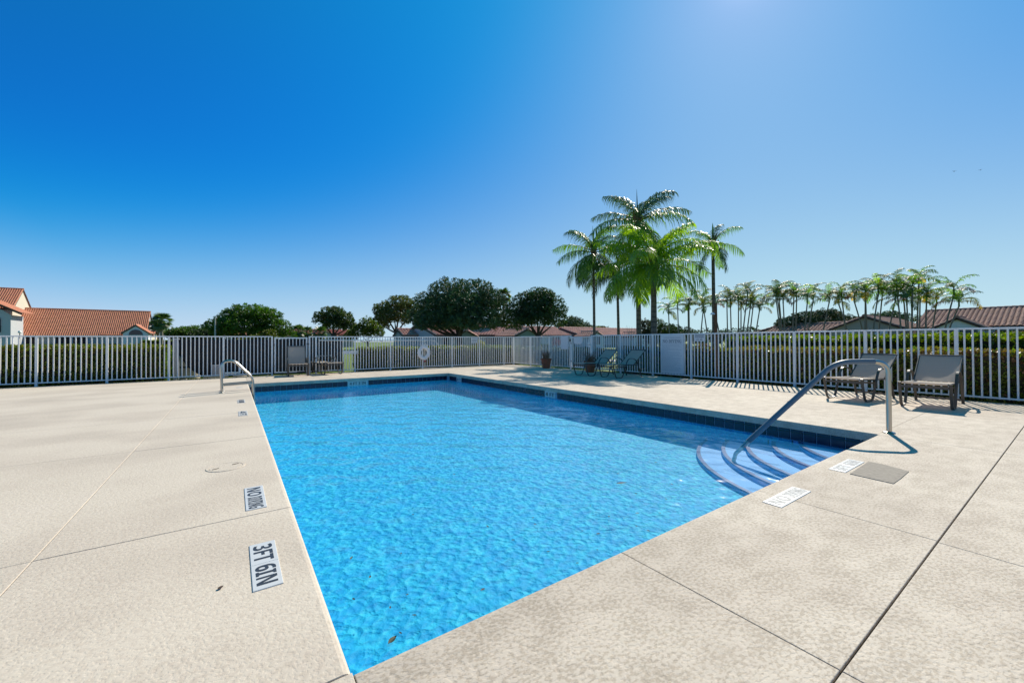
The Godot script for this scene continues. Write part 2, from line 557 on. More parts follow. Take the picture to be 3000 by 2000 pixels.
func build_deck() -> void:
	var deck := Node3D.new()
	deck.name = "pool_deck"
	add_child(deck)
	deck.set_meta("kind", "structure")
	var B := 0.028
	var c := 0.004
	var xl := [-12.0, -4.8, -1.22]
	var zl := [-14.5, -11.9, -8.9, -6.49, -4.33, -1.725, 0.975, 6.0]
	var S := []   # x0 x1 z0 z1, rounding -x +x -z +z
	for i in 7:
		for j in 2: S.append([xl[j], xl[j + 1], zl[i], zl[i + 1], c, c, c, c])
	for i in range(1, 5): S.append([-1.22, 0.0, zl[i], zl[i + 1], c, B, c, c])
	S.append([-1.22, 0.0, -1.725, 0.0, c, B, c, c])
	S.append([-1.22, 0.0, 0.0, 0.978, c, c, c, c])
	S.append([-1.22, 0.0, -14.5, -11.9, c, c, c, c])
	for k in [[0.0, 1.4], [1.4, 2.97], [2.97, 6.07]]: S.append([k[0], k[1], 0.0, 0.978, c, c, B, c])
	for k in [[6.07, 8.9], [8.9, 10.95]]: S.append([k[0], k[1], 0.0, 0.978, c, c, c, c])
	var worn := S.size() - 5
	for k in [[-1.22, 1.4], [1.4, 2.95], [2.95, 6.06], [6.06, 8.9], [8.9, 10.95]]: S.append([k[0], k[1], 0.982, 6.0, c, c, c, c])
	var zr := [-15.05, -12.33, -9.0, -5.9, -2.71, 0.0]
	for i in range(1, 5):
		S.append([PW, 8.6, zr[i], zr[i + 1], B if zr[i + 1] <= 0.0 else c, c, c, c])
		S.append([8.6, 10.95, zr[i], zr[i + 1], c, c, c, c])
	S.append([PW, 8.6, zr[0], zr[1], c, c, c, c]); S.append([8.6, 10.95, zr[0], zr[1], c, c, c, c])
	for k in [[0.0, 3.11], [3.11, PW]]: S.append([k[0], k[1], -14.62, -PL, c, c, c, B])
	for s in S:
		var m := Mb.new()
		var gx := 0.0015
		m.slab(Vector3(s[0] + (gx if s[4] == c else 0.0), -0.1, s[2] + (gx if s[6] == c else 0.0)), Vector3(s[1] - (gx if s[5] == c else 0.0), 0.0, s[3] - (gx if s[7] == c else 0.0)), [s[4], s[5], s[6], s[7]])
		part("slab", m, deck, M.deck_worn if S.find(s) >= worn else M.deck)
	# sealant line of the older joint along the left strip, and the filler in the wide joint
	var f := Mb.new()
	f.box(Vector3(-1.2, -0.06, 0.9755), Vector3(10.9, -0.012, 0.9815))
	part("joint_filler", f, deck, M.joint)
	var cp := Mb.new()
	# rendered face under the deck edge
	cp.box(Vector3(PW + 0.004, -0.100, -PL - 0.004), Vector3(PW + 0.03, -0.012, 0.0))
	part("coping_face", cp, deck, M.coping)

func build_pool() -> void:
	var pool := thing("swimming_pool", "rectangular swimming pool lined in blue plaster with a dark blue tile band", "swimming pool")
	var f := Mb.new()
	f.quad(Vector3(-0.03, FLOOR, 0.03), Vector3(PW + 0.03, FLOOR, 0.03), Vector3(PW + 0.03, FLOOR - 0.03, -PL - 0.03), Vector3(-0.03, FLOOR - 0.03, -PL - 0.03))
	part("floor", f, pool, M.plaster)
	var d := FLOOR - 0.1
	var w := [Mb.new(), Mb.new(), Mb.new(), Mb.new()]
	w[0].box(Vector3(PW + 0.03, d, -PL - 0.2), Vector3(PW + 0.2, -0.101, 0.2))
	w[1].box(Vector3(-0.2, d, -PL - 0.2), Vector3(-0.03, -0.101, 0.2))
	w[2].box(Vector3(-0.03, d, -PL - 0.2), Vector3(PW + 0.03, -0.101, -PL - 0.03))
	w[3].box(Vector3(-0.03, d, 0.03), Vector3(PW + 0.03, -0.101, 0.2))
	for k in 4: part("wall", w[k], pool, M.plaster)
	# grout bed and tiles, one row of six inch tiles
	var t0 := -0.104
	var ts := 0.150
	var pitch := 0.1555
	var g := Mb.new()
	g.box(Vector3(PW + 0.018, t0 - ts - 0.006, -PL - 0.018), Vector3(PW + 0.0305, t0 + 0.002, 0.018))
	g.box(Vector3(-0.0305, t0 - ts - 0.006, -PL - 0.018), Vector3(-0.018, t0 + 0.002, 0.018))
	g.box(Vector3(-0.018, t0 - ts - 0.006, -PL - 0.0305), Vector3(PW + 0.018, t0 + 0.002, -PL - 0.018))
	g.box(Vector3(-0.018, t0 - ts - 0.006, 0.018), Vector3(PW + 0.018, t0 + 0.002, 0.0305))
	part("grout", g, pool, M.grout)
	var tm := Mb.new()
	var e := 0.004
	var h := ts * 0.5
	var th := 0.007
	# a tile facing -x with a small bevel, centred
	var fr := [Vector3(-th, -h + e, -h + e), Vector3(-th, -h + e, h - e), Vector3(-th, h - e, h - e), Vector3(-th, h - e, -h + e)]
	var bk := [Vector3(0, -h, -h), Vector3(0, -h, h), Vector3(0, h, h), Vector3(0, h, -h)]
	tm.quad(fr[0], fr[1], fr[2], fr[3])
	for k in 4: tm.quad(bk[k], bk[(k + 1) % 4], fr[(k + 1) % 4], fr[k])
	var tmesh := tm.mesh()
	var tiles := [M.tile, M.tile, M.tile_b, M.tile_c]
	var yc := t0 - h
	var runs := [[Vector3(PW + 0.018, yc, 0), Vector3(0, 0, -1), PL, 0.0], [Vector3(0, yc, -PL - 0.018), Vector3(1, 0, 0), PW, PI / 2], [Vector3(-0.018, yc, 0), Vector3(0, 0, -1), PL, PI], [Vector3(0, yc, 0.018), Vector3(1, 0, 0), PW, -PI / 2]]
	for r in 4:
		var run: Array = runs[r]
		var s := pitch * 0.5 + 0.01
		while s < run[2] - 0.05:
			var blank := false
			if r == 0: blank = (s > 5.98 and s < 6.40) or (s > 10.90 and s < 11.26)
			if r == 1: blank = s > 2.62 and s < 3.26
			if not blank:
				var o := part("tile", tmesh, pool, tiles[rng.randi() % 4], run[0] + run[1] * s)
				o.rotation.y = run[3]
			s += pitch
	# depth markers in the band
	wall_marker(pool, Vector3(PW + 0.018, yc, -6.185), -PI / 2, 0.40, "4 FT")
	wall_marker(pool, Vector3(PW + 0.018, yc, -11.085), -PI / 2, 0.34, "4 FT")
	wall_marker(pool, Vector3(2.94, yc, -PL - 0.018), 0.0, 0.62, "4 FT 3 IN")
	# five curved steps in the near right corner
	var cx := 6.6
	var cz := 0.4
	var rad := [1.33, 1.645, 1.96, 2.27, 2.60]
	var top := [-0.262, -0.318, -0.378, -0.432, -0.486]
	for k in range(4, -1, -1):
		var m := Mb.new()
		var nz := Mb.new()
		var N := 40
		var lo: float = FLOOR - 0.02 if k == 4 else top[k + 1] - 0.002
		for i in N:
			var a0 := PI * 0.5 + PI * 0.5 * i / N + PI * 0.5 - 0.02
			var a1 := PI * 0.5 + PI * 0.5 * (i + 1) / N + PI * 0.5 - 0.02
			a0 = PI * (0.95 + 0.60 * i / N); a1 = PI * (0.95 + 0.60 * (i + 1) / N)
			var p0 := Vector3(cx + cos(a0) * rad[k], 0, cz + sin(a0) * rad[k])
			var p1 := Vector3(cx + cos(a1) * rad[k], 0, cz + sin(a1) * rad[k])
			p0.x = minf(p0.x, PW + 0.029); p1.x = minf(p1.x, PW + 0.029)
			p0.z = minf(p0.z, 0.029); p1.z = minf(p1.z, 0.029)
			var q := Vector3(PW + 0.029, 0, 0.029)
			var yt: Vector3 = Vector3.UP * top[k]
			var yl := Vector3.UP * lo
			m.tri(q + yt, p1 + yt, p0 + yt)
			m.quad(p1 + yl, p0 + yl, p0 + yt, p1 + yt)
			# nosing tiles: a strip on the edge, turned down over the riser
			var n0 := (p0 - Vector3(cx, 0, cz)).normalized()
			var n1 := (p1 - Vector3(cx, 0, cz)).normalized()
			var up: Vector3 = Vector3.UP * (top[k] + 0.004)
			if p0.z < 0.02 and p1.x < PW + 0.02:
				nz.quad(p0 - n0 * 0.045 + up, p0 + n0 * 0.006 + up, p1 + n1 * 0.006 + up, p1 - n1 * 0.045 + up)
				nz.quad(p0 + n0 * 0.006 + up, p0 + n0 * 0.006 + up - Vector3.UP * 0.022, p1 + n1 * 0.006 + up - Vector3.UP * 0.022, p1 + n1 * 0.006 + up)
		var o := part("step", m, pool, M.step_plaster)
		part("nosing", nz, o, M.nosing)
	# the water, a gently rippled sheet
	var N1 := 170
	var N2 := 400
	var ws := []
	var r := RandomNumberGenerator.new()
	r.seed = 19
	for k in 22:
		var a := r.randf() * TAU
		var wl := 0.13 * pow(1.17, k % 11) * r.randf_range(0.85, 1.15)
		ws.append([cos(a) * TAU / wl, sin(a) * TAU / wl, 0.0042 * r.randf_range(0.5, 1.0), r.randf() * TAU])
	var V := PackedVector3Array()
	var NN := PackedVector3Array()
	var fl := FastNoiseLite.new()
	fl.frequency = 0.22
	fl.seed = 5
	for j in N2 + 1:
		for i in N1 + 1:
			var x := -0.017 + (PW + 0.034) * i / N1
			var z := 0.017 - (PL + 0.034) * pow(float(j) / N2, 1.35)
			var y := 0.0
			var dx := 0.0
			var dz := 0.0
			# calmer in the lee of the right wall and the far end
			var calm := clampf(0.15 + 1.5 * smoothstep(-11.0, -1.0, z) * smoothstep(6.6, 3.2, x - 0.15 * z - 0.6) + 0.5 * fl.get_noise_2d(x, z), 0.10, 1.9)
			for q in ws:
				var ph: float = q[0] * x + q[1] * z + q[3]
				var amp: float = q[2] * calm
				var kk := sqrt(q[0] * q[0] + q[1] * q[1])
				y += amp * 6.0 / kk * sin(ph)
				dx += amp * 6.0 / kk * q[0] * cos(ph)
				dz += amp * 6.0 / kk * q[1] * cos(ph)
			V.append(Vector3(x, WATER + y * 0.12, z))
			NN.append(Vector3(-dx, 1.0, -dz).normalized())
	var I := PackedInt32Array()
	for j in N2:
		for i in N1:
			var a := j * (N1 + 1) + i
			var b := a + N1 + 1
			I.append_array(PackedInt32Array([a, b, a + 1, a + 1, b, b + 1]))
	var arr := []
	arr.resize(Mesh.ARRAY_MAX)
	arr[Mesh.ARRAY_VERTEX] = V; arr[Mesh.ARRAY_NORMAL] = NN; arr[Mesh.ARRAY_INDEX] = I
	var am := ArrayMesh.new()
	am.add_surface_from_arrays(Mesh.PRIMITIVE_TRIANGLES, arr)
	struct("water", am, M.water)

func text_mesh(s: String, size: float, serif := false, bold := true, depth := 0.0016) -> TextMesh:
	var t := TextMesh.new()
	var f := SystemFont.new()
	f.font_names = PackedStringArray(["Droid Serif" if serif else "Droid Sans"])
	f.font_weight = 700 if bold else 400
	t.font = f
	t.text = s
	t.font_size = 64
	t.pixel_size = size / 64.0
	t.depth = depth
	return t

# text laid into the box w x h, facing +z of the holder
func lettering(s: String, w: float, h: float, at: Vector3, parent: Node3D, m: Material, serif := false, bold := true) -> void:
	var t := text_mesh(s, 1.0, serif, bold, 0.004)
	var bb := t.get_aabb()
	var o := part("lettering", t, parent, m)
	var sx := w / maxf(bb.size.x, 0.001)
	var sy := h / maxf(bb.size.y, 0.001)
	o.scale = Vector3(sx, sy, 0.5)
	var cc := bb.get_center()
	o.position = at - Vector3(cc.x * sx, cc.y * sy, 0)

func wall_marker(pool: Node3D, at: Vector3, turn: float, w: float, s: String) -> void:
	var m := Mb.new()
	m.box(Vector3(-w * 0.5, -0.075, -0.002), Vector3(w * 0.5, 0.075, 0.0072))
	var o := part("depth_marker", m, pool, M.marker_tile, at)
	o.rotation.y = turn
	lettering(s, w * 0.80, 0.085, Vector3(0, 0.004, 0.0092), o, M.ink)

# a pair of tiles set flush in the deck; text reads along local +x with its top towards local -z
func deck_marker(s1: String, s2: String, at: Vector3, turn: float, label: String, ink: Material, tile: Material, hfrac := 0.72) -> void:
	var o := thing("depth_marker", label, "pool marking", at, turn, "marker tiles set in the pool deck")
	for k in 2:
		var m := Mb.new()
		m.slab(Vector3(-0.255 + 0.2555 * k, -0.02, -0.0625), Vector3(-0.0005 + 0.2555 * k, 0.005, 0.0625), [0.003, 0.003, 0.003, 0.003])
		part("tile", m, o, tile)
	for k in 2:
		var holder := Node3D.new()
		holder.name = "lettering_row"
		var t := text_mesh(s1 if k == 0 else s2, 1.0, false, true, 0.004)
		var bb := t.get_aabb()
		var p := part("lettering", t, o, ink)
		holder.free()
		var w := (0.195 if (s1 if k == 0 else s2).length() < 4 else 0.235)
		var sx := w / bb.size.x
		var sy := 0.125 * hfrac / bb.size.y
		p.rotation.x = -PI / 2
		p.scale = Vector3(sx, sy, 0.3)
		var cc := bb.get_center()
		p.position = Vector3((-0.1225 if k == 0 else 0.1225) - cc.x * sx, 0.0056, cc.y * sy)

# ---------------------------------------------------------------- fences
func bar(w: float, y0: float, y1: float, d := -1.0) -> Mb:
	var m := Mb.new()
	m.box(Vector3(-w * 0.5, y0, -(w if d < 0 else d) * 0.5), Vector3(w * 0.5, y1, (w if d < 0 else d) * 0.5))
	return m

# posts: positions along the run in its own axis; pickets every `step` between them
func fence_run(label: String, start: Vector3, turn: float, posts: Array, skip_last := false) -> Node3D:
	var o := thing("picket_fence", label, "fence", start, turn)
	var pm := bar(0.052, -0.12, FH).mesh()
	var cap := Mb.new()
	cap.slab(Vector3(-0.028, FH, -0.028), Vector3(0.028, FH + 0.006, 0.028), [0.004, 0.004, 0.004, 0.004])
	var km := bar(0.025, 0.05, FH - 0.02).mesh()
	for i in posts.size():
		if i == posts.size() - 1 and skip_last: break
		part("post", pm, o, M.white_paint, Vector3(posts[i], 0, 0))
	for i in posts.size() - 1:
		var a: float = posts[i]
		var b: float = posts[i + 1]
		var n := int(round((b - a) / 0.1065))
		for k in range(1, n):
			part("picket", km, o, M.white_paint, Vector3(a + (b - a) * k / n, 0, 0))
		var top := Mb.new()
		top.slab(Vector3(a + 0.026, FH - 0.034, -0.019), Vector3(b - 0.026, FH, 0.019), [0.002, 0.002, 0.005, 0.005])
		part("top_rail", top, o, M.white_paint)
		var low := Mb.new()
		low.slab(Vector3(a + 0.026, 0.055, -0.016), Vector3(b - 0.026, 0.085, 0.016), [0.002, 0.002, 0.004, 0.004])
		part("bottom_rail", low, o, M.white_paint)
	return o

func gate(label: String, start: Vector3, turn: float, w: float, screen: bool, latch: bool) -> void:
	var o := thing("pool_gate", label, "gate", start, turn)
	var st := bar(0.045, 0.06, FH - 0.035).mesh()
	part("stile", st, o, M.white_paint, Vector3(0.065, 0, 0))
	part("stile", st, o, M.white_paint, Vector3(w - 0.065, 0, 0))
	var km := bar(0.022, 0.08, FH - 0.07).mesh()
	var n := int(round((w - 0.13) / 0.106))
	for k in range(1, n): part("picket", km, o, M.white_paint, Vector3(0.065 + (w - 0.13) * k / n, 0, 0))
	for y in [0.06, FH - 0.085]:
		var r := Mb.new()
		r.slab(Vector3(0.0875, y, -0.018), Vector3(w - 0.0875, y + 0.04, 0.018), [0.002, 0.002, 0.004, 0.004])
		part("rail", r, o, M.white_paint)
	for y in [0.28, 1.02]:
		var h := Mb.new()
		h.box(Vector3(0.028, y, 0.012), Vector3(0.046, y + 0.07, 0.036))
		part("hinge", h, o, M.rust)
	if latch:
		var b := Mb.new()
		b.box(Vector3(w - 0.20, 0.92, 0.024), Vector3(w - 0.03, 1.10, 0.03))
		part("latch_plate", b, o, M.white_paint)
		var l := Mb.new()
		l.tube([Vector3(w - 0.06, 1.0, 0.03), Vector3(w - 0.06, 1.0, 0.075), Vector3(w - 0.16, 1.0, 0.085)], 0.011, 8)
		part("handle", l, o, M.steel)
		var s := Mb.new()
		s.slab(Vector3(0.17, 1.03, 0.012), Vector3(0.66, FH - 0.09, 0.018), [0.002, 0.002, 0.002, 0.002])
		part("guard_panel", s, o, M.sign_white)
	else:
		var l := Mb.new()
		l.box(Vector3(w - 0.06, 1.06, 0.024), Vector3(w + 0.01, 1.10, 0.05))
		part("latch", l, o, M.lock_black)

# ---------------------------------------------------------------- furniture
func arc(a: Vector3, b: Vector3, c: Vector3, n := 6) -> Array:
	var r := []
	for i in n + 1:
		var t := float(i) / n
		r.append(a.lerp(b, t).lerp(b.lerp(c, t), t))
	return r

# low sling chair: front towards +z, floor at y = 0; back: 0 reclined, 1 upright, 2 folded down
func sling_chair(label: String, at: Vector3, turn: float, back: int, group: String) -> void:
	var o := thing("sling_chair", label, "chair", at, turn, group)
	var W := 0.30
	var X := Vector3.RIGHT
	for s in [-1.0, 1.0]:
		var x: float = s * W
		var p := []
		p.append_array([Vector3(x, 0.43, 0.02), Vector3(x, 0.25, -0.03)])
		p.append_array(arc(Vector3(x, 0.10, -0.075), Vector3(x, 0.012, -0.10), Vector3(x, 0.010, -0.17)))
		p.append_array(arc(Vector3(x, 0.010, -0.30), Vector3(x, 0.012, -0.385), Vector3(x, 0.09, -0.415)))
		p.append_array(arc(Vector3(x, 0.46, -0.585), Vector3(x, 0.585, -0.64), Vector3(x, 0.590, -0.74)))
		p.append_array(arc(Vector3(x, 0.588, -0.84), Vector3(x, 0.575, -1.0), Vector3(x, 0.46, -1.075)))
		p.append_array([Vector3(x, 0.22, -1.185), Vector3(x, 0.0, -1.27)])
		var m := Mb.new()
		m.strap(p, X, 0.042, 0.017)
		part("side_frame", m, o, M.bronze)
		var r := Mb.new()
		r.tube([Vector3(x * 0.90, 0.418, -0.005), Vector3(x * 0.90, 0.395, -0.45), Vector3(x * 0.90, 0.385, -0.98)], 0.015, 8)
		part("seat_rail", r, o, M.bronze)
	var cb := Mb.new()
	cb.box(Vector3(-W + 0.02, 0.335, -0.012), Vector3(W - 0.02, 0.372, 0.006))
	part("cross_bar", cb, o, M.bronze)
	cb = Mb.new()
	cb.box(Vector3(-W + 0.02, 0.05, -1.262), Vector3(W - 0.02, 0.085, -1.240))
	part("cross_bar", cb, o, M.bronze)
	cb = Mb.new()
	cb.box(Vector3(-W + 0.02, 0.31, -0.56), Vector3(W - 0.02, 0.34, -0.535))
	part("cross_bar", cb, o, M.bronze)
	var seat := Mb.new()
	var ln := 10
	for i in ln:
		for k in 6:
			var f := func(u: float, w: float) -> Vector3:
				return Vector3(lerpf(-0.27, 0.27, u), 0.432 - 0.035 * w - 0.028 * sin(PI * u) * (0.4 + 0.6 * sin(PI * w)), 0.012 - 0.97 * w)
			var a: Vector3 = f.call(k / 6.0, i / float(ln)); var b: Vector3 = f.call((k + 1) / 6.0, i / float(ln))
			var c: Vector3 = f.call((k + 1) / 6.0, (i + 1) / float(ln)); var d: Vector3 = f.call(k / 6.0, (i + 1) / float(ln))
			seat.quad(a, b, c, d)
	# front roll of the sling
	for k in 8:
		var a0 := PI * k / 8.0
		var a1 := PI * (k + 1) / 8.0
		var c0 := Vector3(0, 0.418 + 0.016 * cos(a0), 0.012 + 0.016 * sin(a0))
		var c1 := Vector3(0, 0.418 + 0.016 * cos(a1), 0.012 + 0.016 * sin(a1))
		seat.quad(c0 - X * 0.27, c1 - X * 0.27, c1 + X * 0.27, c0 + X * 0.27)
	part("seat", seat, o, M.sling)
	var b0 := Vector3(0, 0.40, -0.955)
	var b1 := Vector3(0, 0.845, -1.50)
	if back == 1: b1 = Vector3(0, 1.0, -1.14)
	if back == 2: b1 = Vector3(0, 0.405, -1.62)
	for s in [-1.0, 1.0]:
		var r := Mb.new()
		var off: Vector3 = X * s * 0.278
		var tip := (b1 - b0).normalized()
		r.tube([b0 + off, b0.lerp(b1, 0.5) + off, b1 + off], 0.014, 8)
		part("back_rail", r, o, M.bronze)
	var up := (b1 - b0)
	var nn := X.cross(up).normalized()
	var bk := Mb.new()
	for i in 8:
		for k in 6:
			var f := func(u: float, w: float) -> Vector3:
				return b0 + up * w + X * lerpf(-0.268, 0.268, u) - nn * (0.03 * sin(PI * u) * sin(PI * (0.15 + 0.8 * w)) - 0.004)
			bk.quad(f.call(k / 6.0, i / 8.0), f.call((k + 1) / 6.0, i / 8.0), f.call((k + 1) / 6.0, (i + 1) / 8.0), f.call(k / 6.0, (i + 1) / 8.0))
	# hem over the top bar
	for k in 8:
		var a0 := PI * k / 8.0
		var a1 := PI * (k + 1) / 8.0
		var e := up.normalized()
		var c0 := b1 + nn * 0.016 * cos(a0) + e * 0.016 * sin(a0)
		var c1 := b1 + nn * 0.016 * cos(a1) + e * 0.016 * sin(a1)
		bk.quad(c0 - X * 0.268, c0 + X * 0.268, c1 + X * 0.268, c1 - X * 0.268)
	bk.quad(b1 - nn * 0.016 + X * 0.268, b1 - nn * 0.016 - X * 0.268, b1 - nn * 0.016 - up.normalized() * 0.05 - X * 0.268, b1 - nn * 0.016 - up.normalized() * 0.05 + X * 0.268)
	part("backrest", bk, o, M.sling)
	var tb := Mb.new()
	tb.tube([b1 - X * 0.278, b1 + X * 0.278], 0.013, 8)
	part("top_bar", tb, o, M.bronze)
	if back != 2:
		var pr := Mb.new()
		pr.tube([b0.lerp(b1, 0.45) + X * 0.25 - nn * 0.01, Vector3(0.25, 0.36, -1.2), Vector3(-0.25, 0.36, -1.2), b0.lerp(b1, 0.45) - X * 0.25 - nn * 0.01], 0.009, 6)
		part("back_prop", pr, o, M.bronze)
	else:
		var pr := Mb.new()
		pr.tube([Vector3(0.27, 0.40, -0.75), Vector3(0.24, 0.66, -0.95), Vector3(0.0, 0.63, -1.0), Vector3(-0.24, 0.66, -0.95), Vector3(-0.27, 0.40, -0.75)], 0.011, 6)
		part("back_prop", pr, o, M.steel)

func handrail() -> void:
	var o := thing("stair_handrail", "grey sleeved steel handrail sloping down into the pool over the steps", "handrail", Vector3(6.306, 0, 0.062))
	var d := Vector3(-0.1, 0, -0.1001).normalized() * 1.0
	var pt := func(t: float, y: float) -> Vector3: return Vector3(-0.7071 * t, y, -0.7071 * t)
	var P := []
	P.append_array([pt.call(0, 0.0), pt.call(0, 0.35), pt.call(0, 0.70)])
	P.append_array(arc(pt.call(0, 0.74), pt.call(0.01, 0.872), pt.call(0.15, 0.878), 8))
	var post := Mb.new()
	post.tube(P, 0.0285, 16)
	part("post", post, o, M.steel)
	var Q := [pt.call(0.15, 0.878), pt.call(0.30, 0.878)]
	Q.append_array(arc(pt.call(0.40, 0.876), pt.call(0.56, 0.872), pt.call(0.68, 0.765), 8))
	Q.append_array([pt.call(0.95, 0.49), pt.call(1.17, 0.268), pt.call(1.60, -0.17)])
	var sl := Mb.new()
	sl.tube(Q, 0.0325, 16)
	part("sleeve", sl, o, M.sleeve)
	var lo := Mb.new()
	lo.tube([pt.call(1.58, -0.15), pt.call(1.75, -0.33), pt.call(1.79, -0.47)], 0.025, 14)
	part("lower_tube", lo, o, M.steel)
	for t in [[0.98, 0.46], [1.10, 0.34]]:
		var c := Mb.new()
		var a: Vector3 = pt.call(t[0], t[1])
		var dd: Vector3 = (pt.call(1.17, 0.268) - pt.call(0.95, 0.49)).normalized()
		c.tube([a - dd * 0.006, a + dd * 0.006], 0.0355, 16)
		part("collar", c, o, M.sleeve)
	var f := Mb.new()
	f.lathe([Vector2(0, 0.0), Vector2(0.058, 0.0), Vector2(0.062, 0.004), Vector2(0.055, 0.014), Vector2(0.03, 0.022), Vector2(0.0, 0.022)], 28)
	part("flange", f, o, M.steel)

func ladder() -> void:
	var o := thing("pool_ladder", "stainless steel pool ladder with two arched grab rails at the left pool edge", "pool ladder", Vector3(-0.56, 0, -10.09))
	for s in [0.205, -0.205]:
		var z := Vector3(0, 0, s)
		var P := [z, Vector3(-0.005, 0.25, s), Vector3(-0.02, 0.52, s)]
		P.append_array(arc(Vector3(-0.02, 0.56, s), Vector3(-0.01, 0.715, s), Vector3(0.13, 0.72, s), 6))
		P.append_array(arc(Vector3(0.17, 0.72, s), Vector3(0.25, 0.715, s), Vector3(0.34, 0.60, s), 6))
		P.append_array(arc(Vector3(0.52, 0.40, s), Vector3(0.60, 0.32, s), Vector3(0.605, 0.20, s), 6))
		P.append_array([Vector3(0.615, 0.0, s), Vector3(0.625, -0.30, s), Vector3(0.63, -0.50, s)])
		var m := Mb.new()
		m.tube(P, 0.024, 14)
		part("grab_rail", m, o, M.steel)
		var b := Mb.new()
		b.tube([Vector3(0.0, 0.165, s), Vector3(0.60, 0.19, s)], 0.019, 12)
		part("brace", b, o, M.steel)
		var f := Mb.new()
		f.lathe([Vector2(0, 0.0), Vector2(0.055, 0.0), Vector2(0.058, 0.004), Vector2(0.05, 0.012), Vector2(0.028, 0.02), Vector2(0.0, 0.02)], 20)
		part("flange", f, o, M.steel, z)
	for y in [-0.28, -0.42]:
		var t := Mb.new()
		t.slab(Vector3(0.59, y, -0.19), Vector3(0.67, y + 0.025, 0.19), [0.004, 0.004, 0.002, 0.002])
		part("tread", t, o, M.steel)

func plant_pot(at: Vector3, label: String, sd: int, spread: float) -> void:
	var o := thing("flower_pot", label, "flower pot", at, 0.0)
	var m := Mb.new()
	m.lathe([Vector2(0, 0), Vector2(0.148, 0), Vector2(0.152, 0.01), Vector2(0.205, 0.335), Vector2(0.222, 0.337), Vector2(0.232, 0.408), Vector2(0.226, 0.415), Vector2(0.208, 0.412), Vector2(0.198, 0.36), Vector2(0.196, 0.34)], 36)
	part("pot", m, o, M.terracotta)
	var so := Mb.new()
	so.lathe([Vector2(0.199, 0.355), Vector2(0.1, 0.368), Vector2(0, 0.37)], 24)
	part("soil", so, o, M.soil)
	var r := RandomNumberGenerator.new()
	r.seed = sd
	var g := Mb.new()
	for k in 260:
		var a := r.randf() * TAU
		var q := sqrt(r.randf()) * 0.13
		var base := Vector3(cos(a) * q, 0.36, sin(a) * q)
		var lean := Vector3(cos(a) * spread * r.randf_range(0.2, 1.0), 1.0, sin(a) * spread * r.randf_range(0.2, 1.0)).normalized()
		var L := r.randf_range(0.25, 0.50)
		var side := Vector3(-sin(a + r.randf()), 0, cos(a + r.randf())) * 0.0035
		var mid := base + lean * L * 0.55
		var tip := base + lean * L + Vector3(cos(a), -0.3, sin(a)) * 0.10 * r.randf() * L * 3.0 * spread
		g.quad(base - side, base + side, mid + side * 0.8, mid - side * 0.8)
		g.tri(mid - side * 0.8, mid + side * 0.8, tip)
	part("dry_stalks", g, o, M.dry_grass)

func life_ring() -> void:
	var o := thing("life_ring", "white life ring with its rope hanging on the far fence", "life ring", Vector3(6.41, 0.67, FZ + 0.07))
	var path := []
	for k in 33: path.append(Vector3(cos(TAU * k / 32) * 0.205, sin(TAU * k / 32) * 0.235, 0))
	var m := Mb.new()
	m.tube(path, 0.072, 14, false)
	part("ring", m, o, M.pvc)
	for k in 4:
		var a := PI / 4 + PI / 2 * k
		var b := Mb.new()
		var c := Vector3(cos(a) * 0.205, sin(a) * 0.235, 0)
		var t := Vector3(-sin(a) * 0.205, cos(a) * 0.235, 0).normalized()
		b.tube([c - t * 0.025, c + t * 0.025], 0.0745, 14)
		part("band", b, o, M.sign_white)
	var rp := Mb.new()
	var rr := []
	for k in 25:
		var a := TAU * k / 24
		rr.append(Vector3(cos(a) * (0.285 + 0.02 * cos(a * 4)), sin(a) * (0.315 + 0.02 * cos(a * 4)), 0.02))
	rp.tube(rr, 0.008, 6, false)
	rp.tube([Vector3(0, 0.25, 0.03), Vector3(-0.02, 0.36, 0.02), Vector3(-0.04, 0.50, -0.02)], 0.009, 6)
	rp.tube([Vector3(-0.04, 0.50, -0.02), Vector3(0.06, 0.40, 0.03), Vector3(0.13, 0.29, 0.03)], 0.009, 6)
	part("rope", rp, o, M.sign_white)
	var bag := Mb.new()
	bag.lathe([Vector2(0, 0), Vector2(0.05, 0.0), Vector2(0.055, 0.05), Vector2(0.02, 0.20), Vector2(0.0, 0.22)], 12)
	part("throw_bag", bag, o, M.sign_white, Vector3(-0.07, 0.24, 0.03))
	var tg := Mb.new()
	tg.box(Vector3(0.0, -0.40, 0.0), Vector3(0.07, -0.34, 0.03))
	part("float_tag", tg, o, M.red)

func rescue_hook() -> void:
	var o := thing("rescue_pole", "long white rescue pole with a crook hung along the far fence", "rescue pole", Vector3(0, 0, FZ + 0.05))
	var m := Mb.new()
	m.tube([Vector3(2.30, 1.215, 0), Vector3(4.5, 1.208, 0), Vector3(6.55, 1.205, 0)], 0.016, 10)
	part("pole", m, o, M.white_paint)
	var h := Mb.new()
	var p := [Vector3(6.5, 1.205, 0)]
	p.append_array(arc(Vector3(6.75, 1.205, 0), Vector3(7.08, 1.20, 0), Vector3(7.13, 0.86, 0), 10))
	h.tube(p, 0.008, 8)
	part("crook", h, o, M.white_paint)
	for x in [2.6, 4.6]:
		var b := Mb.new()
		b.box(Vector3(x - 0.02, 1.16, -0.035), Vector3(x + 0.02, 1.19, 0.02))
		part("bracket", b, o, M.alu_grey)

